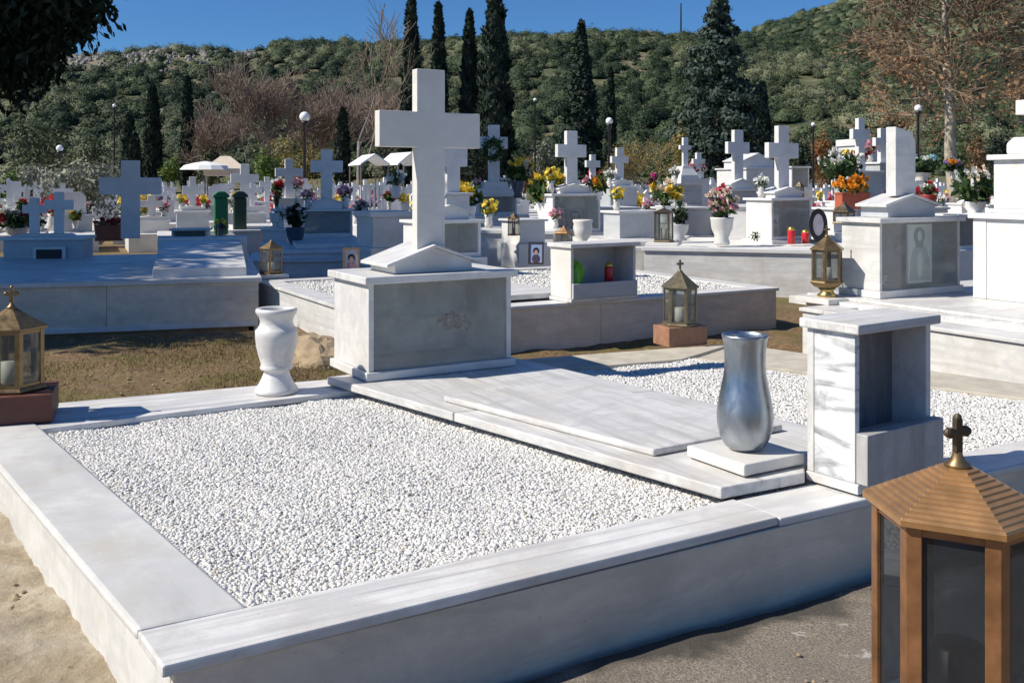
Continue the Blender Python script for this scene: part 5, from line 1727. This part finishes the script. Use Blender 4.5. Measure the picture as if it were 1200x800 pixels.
big_tree('dark leafy tree hanging into the upper left corner', TX, TY, 4.2, [l_ for l_ in lobes if l_[0] + TX > -8.2 and l_[1] + TY > 13 or not blocks(l_)], 200000, .17, 'leaf_dark')

# cypresses and conifers
cypress('tall thin ragged cypress, first of the four behind the tall cross', 482, 64, -8, 30, ragged=.32)
cypress('pointed slim cypress, second of the four behind the tall cross', 514, 66, 6, 27, ragged=.22)
cypress('slim cypress right of the tall cross top', 550, 65, 14, 27, ragged=.25)
cypress('broadest and tallest cypress of the four behind the cross', 580, 63, -22, 46, ragged=.35, n=5000)
cypress('dark pointed conifer in the middle of the picture', 681, 62, 28, 56, ragged=.3, n=4200, cone=True)
cypress('small thin cypress right of the pointed conifer', 716, 75, 82, 15, ragged=.2, n=1800)
cypress('dark slim cypress at left, left one of two', 179, 70, 102, 24, n=2600, ragged=.15)
cypress('thinner dark cypress at left, right one of two', 220, 72, 92, 19, n=2300, ragged=.15)
cypress('short bushy cypress left of the two slim cypresses', 152, 66, 136, 22, n=1800, ragged=.2)
cypress('low brownish cypress in front of the left cypresses', 158, 56, 160, 18, n=1600, ragged=.2)
cypress('dark cypress right of the big blue green conifer', 893, 72, 98, 26, n=2400, ragged=.25)
cypress('small dark cypress shadowed between lamp post and bare tree', 402, 60, 130, 20, n=1500, ragged=.3)

# big blue-green conifer
yb = 60
o = empty('conifer_tree', (X(842, yb), yb, 0), 0, 'large bushy blue green conifer right of centre', 'tree')
Hc = Z(-14, yb)
MB().tube([(0, 0, -.1), (0, 0, Hc * .95)], [.35, .05], 9).build('trunk', M['bark_dark'], o)
L = Leaves()
for k in range(230):
    t_ = random.random() ** .95
    a = random.uniform(0, 6.28)
    env = 2.9 * min(1, (t_ + .04) / .14) * (1 - t_ ** 1.5) ** .85 * (1 + .16 * math.sin(a * 3 + t_ * 17))
    q = env * random.uniform(.35, 1.0)
    c_ = (math.cos(a) * q, math.sin(a) * q, .5 + t_ * (Hc - .9))
    rr = .35 + .55 * (1 - t_)
    k_ = int(70 + 80 * (1 - t_))
    p_ = blob(c_, (rr * 1.15, rr * 1.15, rr * .75), k_, .35)
    tg, rd = tangent(p_, c_)
    L.add(p_, .30 * (.7 + .6 * rng.random(k_)), .17, tg, .5, facing=rd, tint=random.uniform(0, .5) + .5 * rng.random(k_))
L.build('crown', M['leaf_conifer'], o)

# bare and autumn trees
random.seed(31)
bare_tree('bare_tree', 'bare reddish twigged tree left of the globe lamp', 292, 60, 11.2, 'twig_red', 'bark_grey', maxlev=5, spread=.7, r=.13, first=.27, group='bare winter trees', kids=(4, 5))
bare_tree('bare_tree', 'bare reddish tree just behind the globe lamp', 346, 63, 11.4, 'twig_red', 'bark_grey', maxlev=5, spread=.7, r=.13, first=.27, group='bare winter trees', kids=(4, 5))
bare_tree('bare_tree', 'tall bare pale trunked tree left of the tall cross', 420, 50, 10.6, 'twig_brown', 'bark_grey', maxlev=5, spread=.55, r=.15, first=.34, group='bare winter trees', kids=(3, 3))
bare_tree('bare_tree', 'bare brown tree behind the tall cross arm', 452, 66, 11.2, 'twig_red', 'bark_grey', maxlev=5, spread=.75, r=.12, first=.26, group='bare winter trees', kids=(4, 5))
bare_tree('bare_tree', 'low bare reddish tree furthest left of the bare ones', 262, 68, 9.4, 'twig_red', 'bark_grey', maxlev=5, spread=.8, r=.11, first=.24, group='bare winter trees', kids=(4, 5))
bare_tree('bare_tree', 'bare reddish tree between the globe lamp and tall cross', 392, 64, 11.0, 'twig_red', 'bark_grey', maxlev=5, spread=.72, r=.12, first=.26, group='bare winter trees', kids=(4, 5))
bare_tree('young_tree', 'small leaning yellowish tree with bare trunk, right of middle lamp', 772, 38, 4.0, 'twig_brown', 'bark_grey', maxlev=5, spread=.75, r=.055, first=.30, lean=(-.45, 0), leaves='leaf_yellow', lsz=.075, ln=2, kids=(3, 4), vis_tw=.008)
yp = 40
o = empty('plane_tree', (X(1117, yp), yp, 0), 0, 'tall plane tree with brown leaves and mottled trunk at right', 'tree')
tp = [Vector((0.12, 0, -.1)), Vector((.02, 0, 1.2)), Vector((-.12, 0, 2.6)), Vector((-.10, .05, 4.2)), Vector((-.25, 0, 6.0)), Vector((-.32, 0, 8.2)), Vector((-.22, .1, 10.5)), Vector((-.3, 0, 12.5))]
MB().tube(tp, [.36, .25, .23, .205, .17, .13, .09, .04], 12).build('trunk', M['bark_plane'], o, True)
segs = []
for k in range(60):
    t_ = 3.9 + 8.3 * (k / 60) ** .9
    i = max(j for j in range(len(tp)) if tp[j].z <= t_)
    i = min(i, len(tp) - 2)
    f_ = (t_ - tp[i].z) / (tp[i + 1].z - tp[i].z)
    base = tp[i].lerp(tp[i + 1], f_)
    a = k * 2.399 + random.uniform(-.3, .3)
    reach = (4.4 - abs(t_ - 6.6) * .30) * random.uniform(.75, 1.1)
    dr = Vector((math.cos(a), math.sin(a), random.uniform(.05, .55) if t_ > 5.5 else random.uniform(-.12, .25))).normalized()
    branch_segments(base, dr, max(1.0, reach) * .46, .055 if t_ < 9 else .035, 2, 5, segs, .75, .05, (3, 4))
bm_, ends = MB(), []
for lev, pts, rr in segs:
    bm_.tube(pts, [max(.011, x) for x in rr], 4)
    if lev >= 4: ends += [tuple(p) for p in pts[1:]]
bm_.build('branch', M['twig_brown'], o)
e = np.array(ends)
zn = (e[:, 2] - 3.5) / 8
keep = rng.random(len(e)) < np.clip(1.0 - .45 * zn, .5, 1)
e = e[keep]
e = e + rng.normal(size=e.shape) * .10
Leaves().add(e, .17 * (.6 + .7 * rng.random(len(e))), .13, tint=np.clip(1.05 - (e[:, 2] - 3.5) / 6.5 + rng.normal(size=len(e)) * .22, 0, 1)).build('crown', M['leaf_brown'], o)

# shrubs at the cemetery's edge
random.seed(77)
bush('grey_shrub', 'large silvery grey shrub behind the two small crosses', 92, 27, 178, 120, 'leaf_olive', 2600, .13, lobes=12)
bush('olive_tree', 'round olive bush at the far left edge', 20, 40, 176, 80, 'leaf_olive', 1500, .18)
bush('green_shrub', 'bright green shrub at the far left edge', 8, 37, 190, 40, 'leaf_bright', 900, .16)
bush('green_shrub', 'bright green shrub between the two slim cypresses', 199, 58, 174, 30, 'leaf_bright', 800, .2)
bush('green_shrub', 'yellow green shrubs left of the globe lamp', 318, 52, 164, 50, 'leaf_bright', 1200, .2)
bush('yellow_shrub', 'yellowish autumn shrub behind the globe lamp', 348, 56, 150, 80, 'leaf_yellow', 1200, .18)
bush('dark_shrub', 'dark evergreen shrub below the bare trees', 300, 60, 166, 40, 'leaf_cypress', 1000, .2)
bush('yellow_shrub', 'yellow leaved bush left of the big conifer', 795, 55, 130, 36, 'leaf_yellow', 900, .2)
bush('dark_shrub', 'dark green round bush behind the yellowish tree', 778, 60, 148, 80, 'leaf_green', 1500, .2)
bush('orange_shrub', 'rust orange bush behind the white lilies', 968, 46, 143, 50, 'leaf_orange', 1500, .17)
bush('orange_shrub', 'small orange bush right of the wreath cross', 612, 48, 176, 36, 'leaf_orange', 900, .15)
bush('evergreen_bush', 'round dark evergreen bush left of the orange bush', 942, 44, 145, 32, 'leaf_cypress', 1300, .17)
bush('dark_shrub', 'dark bush far right behind the grave rows', 1168, 50, 120, 60, 'leaf_cypress', 1600, .2)
bush('tan_shrub', 'pale tan dried shrub right of the plane trunk', 1142, 47, 140, 40, 'leaf_brown', 900, .17)
bush('dark_shrub', 'dark bush right beside the plane trunk', 1125, 52, 150, 26, 'leaf_green', 900, .2)
bush('tan_shrub', 'tan dry hedge between the lamp posts in the middle', 640, 55, 158, 44, 'leaf_olive', 1200, .2)
bush('dark_shrub', 'low dark shrub beneath the broadest cypress', 560, 58, 150, 60, 'leaf_cypress', 1500, .2)
bush('green_shrub', 'green olive trees in a row right of the conifer', 905, 60, 140, 60, 'leaf_hill', 1500, .22)
bush('green_shrub', 'green thicket behind the right globe lamp', 1040, 60, 135, 110, 'leaf_hill', 2200, .22, lobes=10)
bush('green_shrub', 'green thicket between the pointed conifer and big conifer', 735, 66, 150, 70, 'leaf_hill', 1500, .22)
bush('green_shrub', 'grey green thicket left of the slim cypresses', 110, 60, 150, 70, 'leaf_hill', 1500, .22)
bush('green_shrub', 'dark thicket at the left under the hanging crown', 50, 66, 130, 110, 'leaf_hill', 2000, .24, lobes=9)
bush('green_shrub', 'olive thicket right of the two slim cypresses', 250, 66, 160, 46, 'leaf_hill', 1200, .22)

# ------------------------------------------------------------------ dirt details
random.seed(91)
rk = P(372, 440, .0)
m = MB()
v0_, f0_ = ico()
def rock(c_, s_):
    vs = [tuple(Vector(c_) + Vector((p[0] * s_[0], p[1] * s_[1], p[2] * s_[2])) * (1 + .28 * mnoise.noise(Vector(p) * 1.7 + Vector(c_) * 5))) for p in v0_]
    return vs, [tuple(f) for f in f0_]
o = MB().add(*rock((0, 0, 0), (.75, .42, .24))).build('earthy_rock', M['mudrock'])
sub = o.modifiers.new('round', 'SUBSURF'); sub.levels = sub.render_levels = 3
tex = bpy.data.textures.new('rough', 'CLOUDS'); tex.noise_scale = .16
dp = o.modifiers.new('rough', 'DISPLACE'); dp.texture = tex; dp.strength = .12
o.location = (-1.62, 7.75, .02); o.rotation_euler = (0, 0, R(118))
tag(o, 'earthy tan mound of rock between the two plots', 'rock')
# dry grass and litter on the earth strip
n = 16000
gxy = np.stack([rng.uniform(-3.6, -1.2, n), rng.uniform(5.6, 8.6, n)], 1)
keep = (np.sin(gxy[:, 0] * 3.1) * np.cos(gxy[:, 1] * 2.7 + 1) + rng.normal(size=n) * .5 > .1) & (gxy[:, 1] > 5.9 + (gxy[:, 0] + 1) * .5) & (gxy[:, 1] < 8.9 + (gxy[:, 0] + 3.5) * .3)
gxy = gxy[keep]
cc = np.concatenate([gxy, np.full((len(gxy), 1), .075)], 1)
tag(Leaves().add(cc, .034, .0045, np.tile([[0, 0, 1.2]], (len(cc), 1)), .8).build('grass', M['grass']), 'sparse dry grass on the earth strip behind the front plot', 'grass', kind='stuff')
lv = []
for k in range(46):
    t_, q_ = random.uniform(.3, 2.0), random.uniform(.25, 2.0)
    p_ = off(FL, t_ - q_ * .35, q_)
    if inpoly(np.array([p_[0]]), np.array([p_[1]]), gl_poly)[0]:
        lv.append((p_[0], p_[1], gz_ + .022))
for k in range(16):
    p_ = off(FL, random.uniform(2.3, 4.3), random.uniform(.3, 1.6)); lv.append((p_[0], p_[1], gz_ + .03))
lv = np.array(lv)
tag(Leaves().add(lv, .018 * (.5 + rng.random(len(lv))), .010, facing=np.tile([[0, 0, 1.0]], (len(lv), 1))).build('fallen_leaves', M['leaf_brown']), 'few dry brown leaf bits lying on the white gravel', 'leaves', kind='stuff')
n = 700
v = rng.uniform(-3.6, 1.6, n); w_ = rng.uniform(5.7, 9.2, n)
st = MB()
for k in range(110):
    x_ = random.uniform(-3.4, -1.0); y_ = random.uniform(6.0, 8.6)
    s_ = random.uniform(.004, .016)
    st.add([(x_ + p[0] * s_ * random.uniform(.7, 1.2), y_ + p[1] * s_ * random.uniform(.7, 1.2), .055 + p[2] * s_ * .7) for p in v0_], [tuple(f) for f in f0_])
for k in range(240):
    t_ = random.uniform(0, 4.6); q_ = random.uniform(.03, 1.6)
    x_, y_ = off(FL, t_, -q_)
    s_ = random.uniform(.003, .009)
    st.add([(x_ + p[0] * s_ * random.uniform(.7, 1.2), y_ + p[1] * s_, .036 + p[2] * s_ * .7) for p in v0_], [tuple(f) for f in f0_])
for k in range(420):
    bx_, by_ = random.uniform(.03, .8), random.uniform(0, .75)
    x_ = -.72 - bx_ * 1.6 * B37[1] + by_ * 3.4 * B37[0]; y_ = 2.25 + bx_ * 1.6 * B37[0] + by_ * 3.4 * B37[1]
    s_ = random.uniform(.003, .014) if random.random() < .93 else random.uniform(.015, .03)
    st.add([(x_ + p[0] * s_ * random.uniform(.6, 1.3), y_ + p[1] * s_ * random.uniform(.6, 1.3), .058 + p[2] * s_ * .7) for p in v0_], [tuple(f) for f in f0_])
tag(st.build('pebbles', M['mudrock']), 'loose stones scattered on the bare earth and path', 'stones', kind='stuff')

# ================================================================== LIGHT, SKY, CAMERA
EL = R(43); AZ = R(13)
d = Vector((math.cos(EL) * math.cos(AZ), math.cos(EL) * math.sin(AZ), -math.sin(EL)))
sun = bpy.data.lights.new('sun', 'SUN'); sun.energy = 5.0; sun.angle = R(.53); sun.color = (1, .94, .83)
so_ = bpy.data.objects.new('sun', sun); C.objects.link(so_)
so_.rotation_euler = d.to_track_quat('-Z', 'Y').to_euler(); so_.location = (-10, -5, 20)
wd = bpy.data.worlds.new('World'); scene.world = wd; wd.use_nodes = True
nt = wd.node_tree; nt.nodes.clear()
sk = nt.nodes.new('ShaderNodeTexSky'); sk.sky_type = 'NISHITA'; sk.sun_disc = False
sk.sun_elevation = EL; sk.sun_rotation = math.atan2(-d.x, -d.y)
sk.altitude = 200; sk.air_density = 1.0; sk.dust_density = 0.0; sk.ozone_density = 5.0
bg = nt.nodes.new('ShaderNodeBackground'); bg.inputs[1].default_value = .058
ow = nt.nodes.new('ShaderNodeOutputWorld')
mx = nt.nodes.new('ShaderNodeMix'); mx.data_type = 'RGBA'; mx.blend_type = 'MULTIPLY'; mx.inputs[0].default_value = 1; mx.inputs[7].default_value = (.60, 1.0, 1.42, 1)
nt.links.new(sk.outputs[0], mx.inputs[6]); nt.links.new(mx.outputs[2], bg.inputs[0]); nt.links.new(bg.outputs[0], ow.inputs[0])

cam = bpy.data.cameras.new('camera'); cam.sensor_width = 36; cam.lens = F / 1200 * 36
cam.shift_y = -(400 - V0) / 1200; cam.clip_end = 4000; cam.clip_start = .05
cob = bpy.data.objects.new('camera', cam); C.objects.link(cob)
cob.location = (0, 0, CZ); cob.rotation_euler = (R(90), 0, 0)
scene.camera = cob
vs = scene.view_settings
vs.view_transform = 'Standard'; vs.look = 'None'; vs.exposure = 0.27; vs.gamma = 1; vs.use_curve_mapping = False
scene.cycles.use_denoising = True
scene.cycles.max_bounces = 8
scene.cycles.transparent_max_bounces = 24
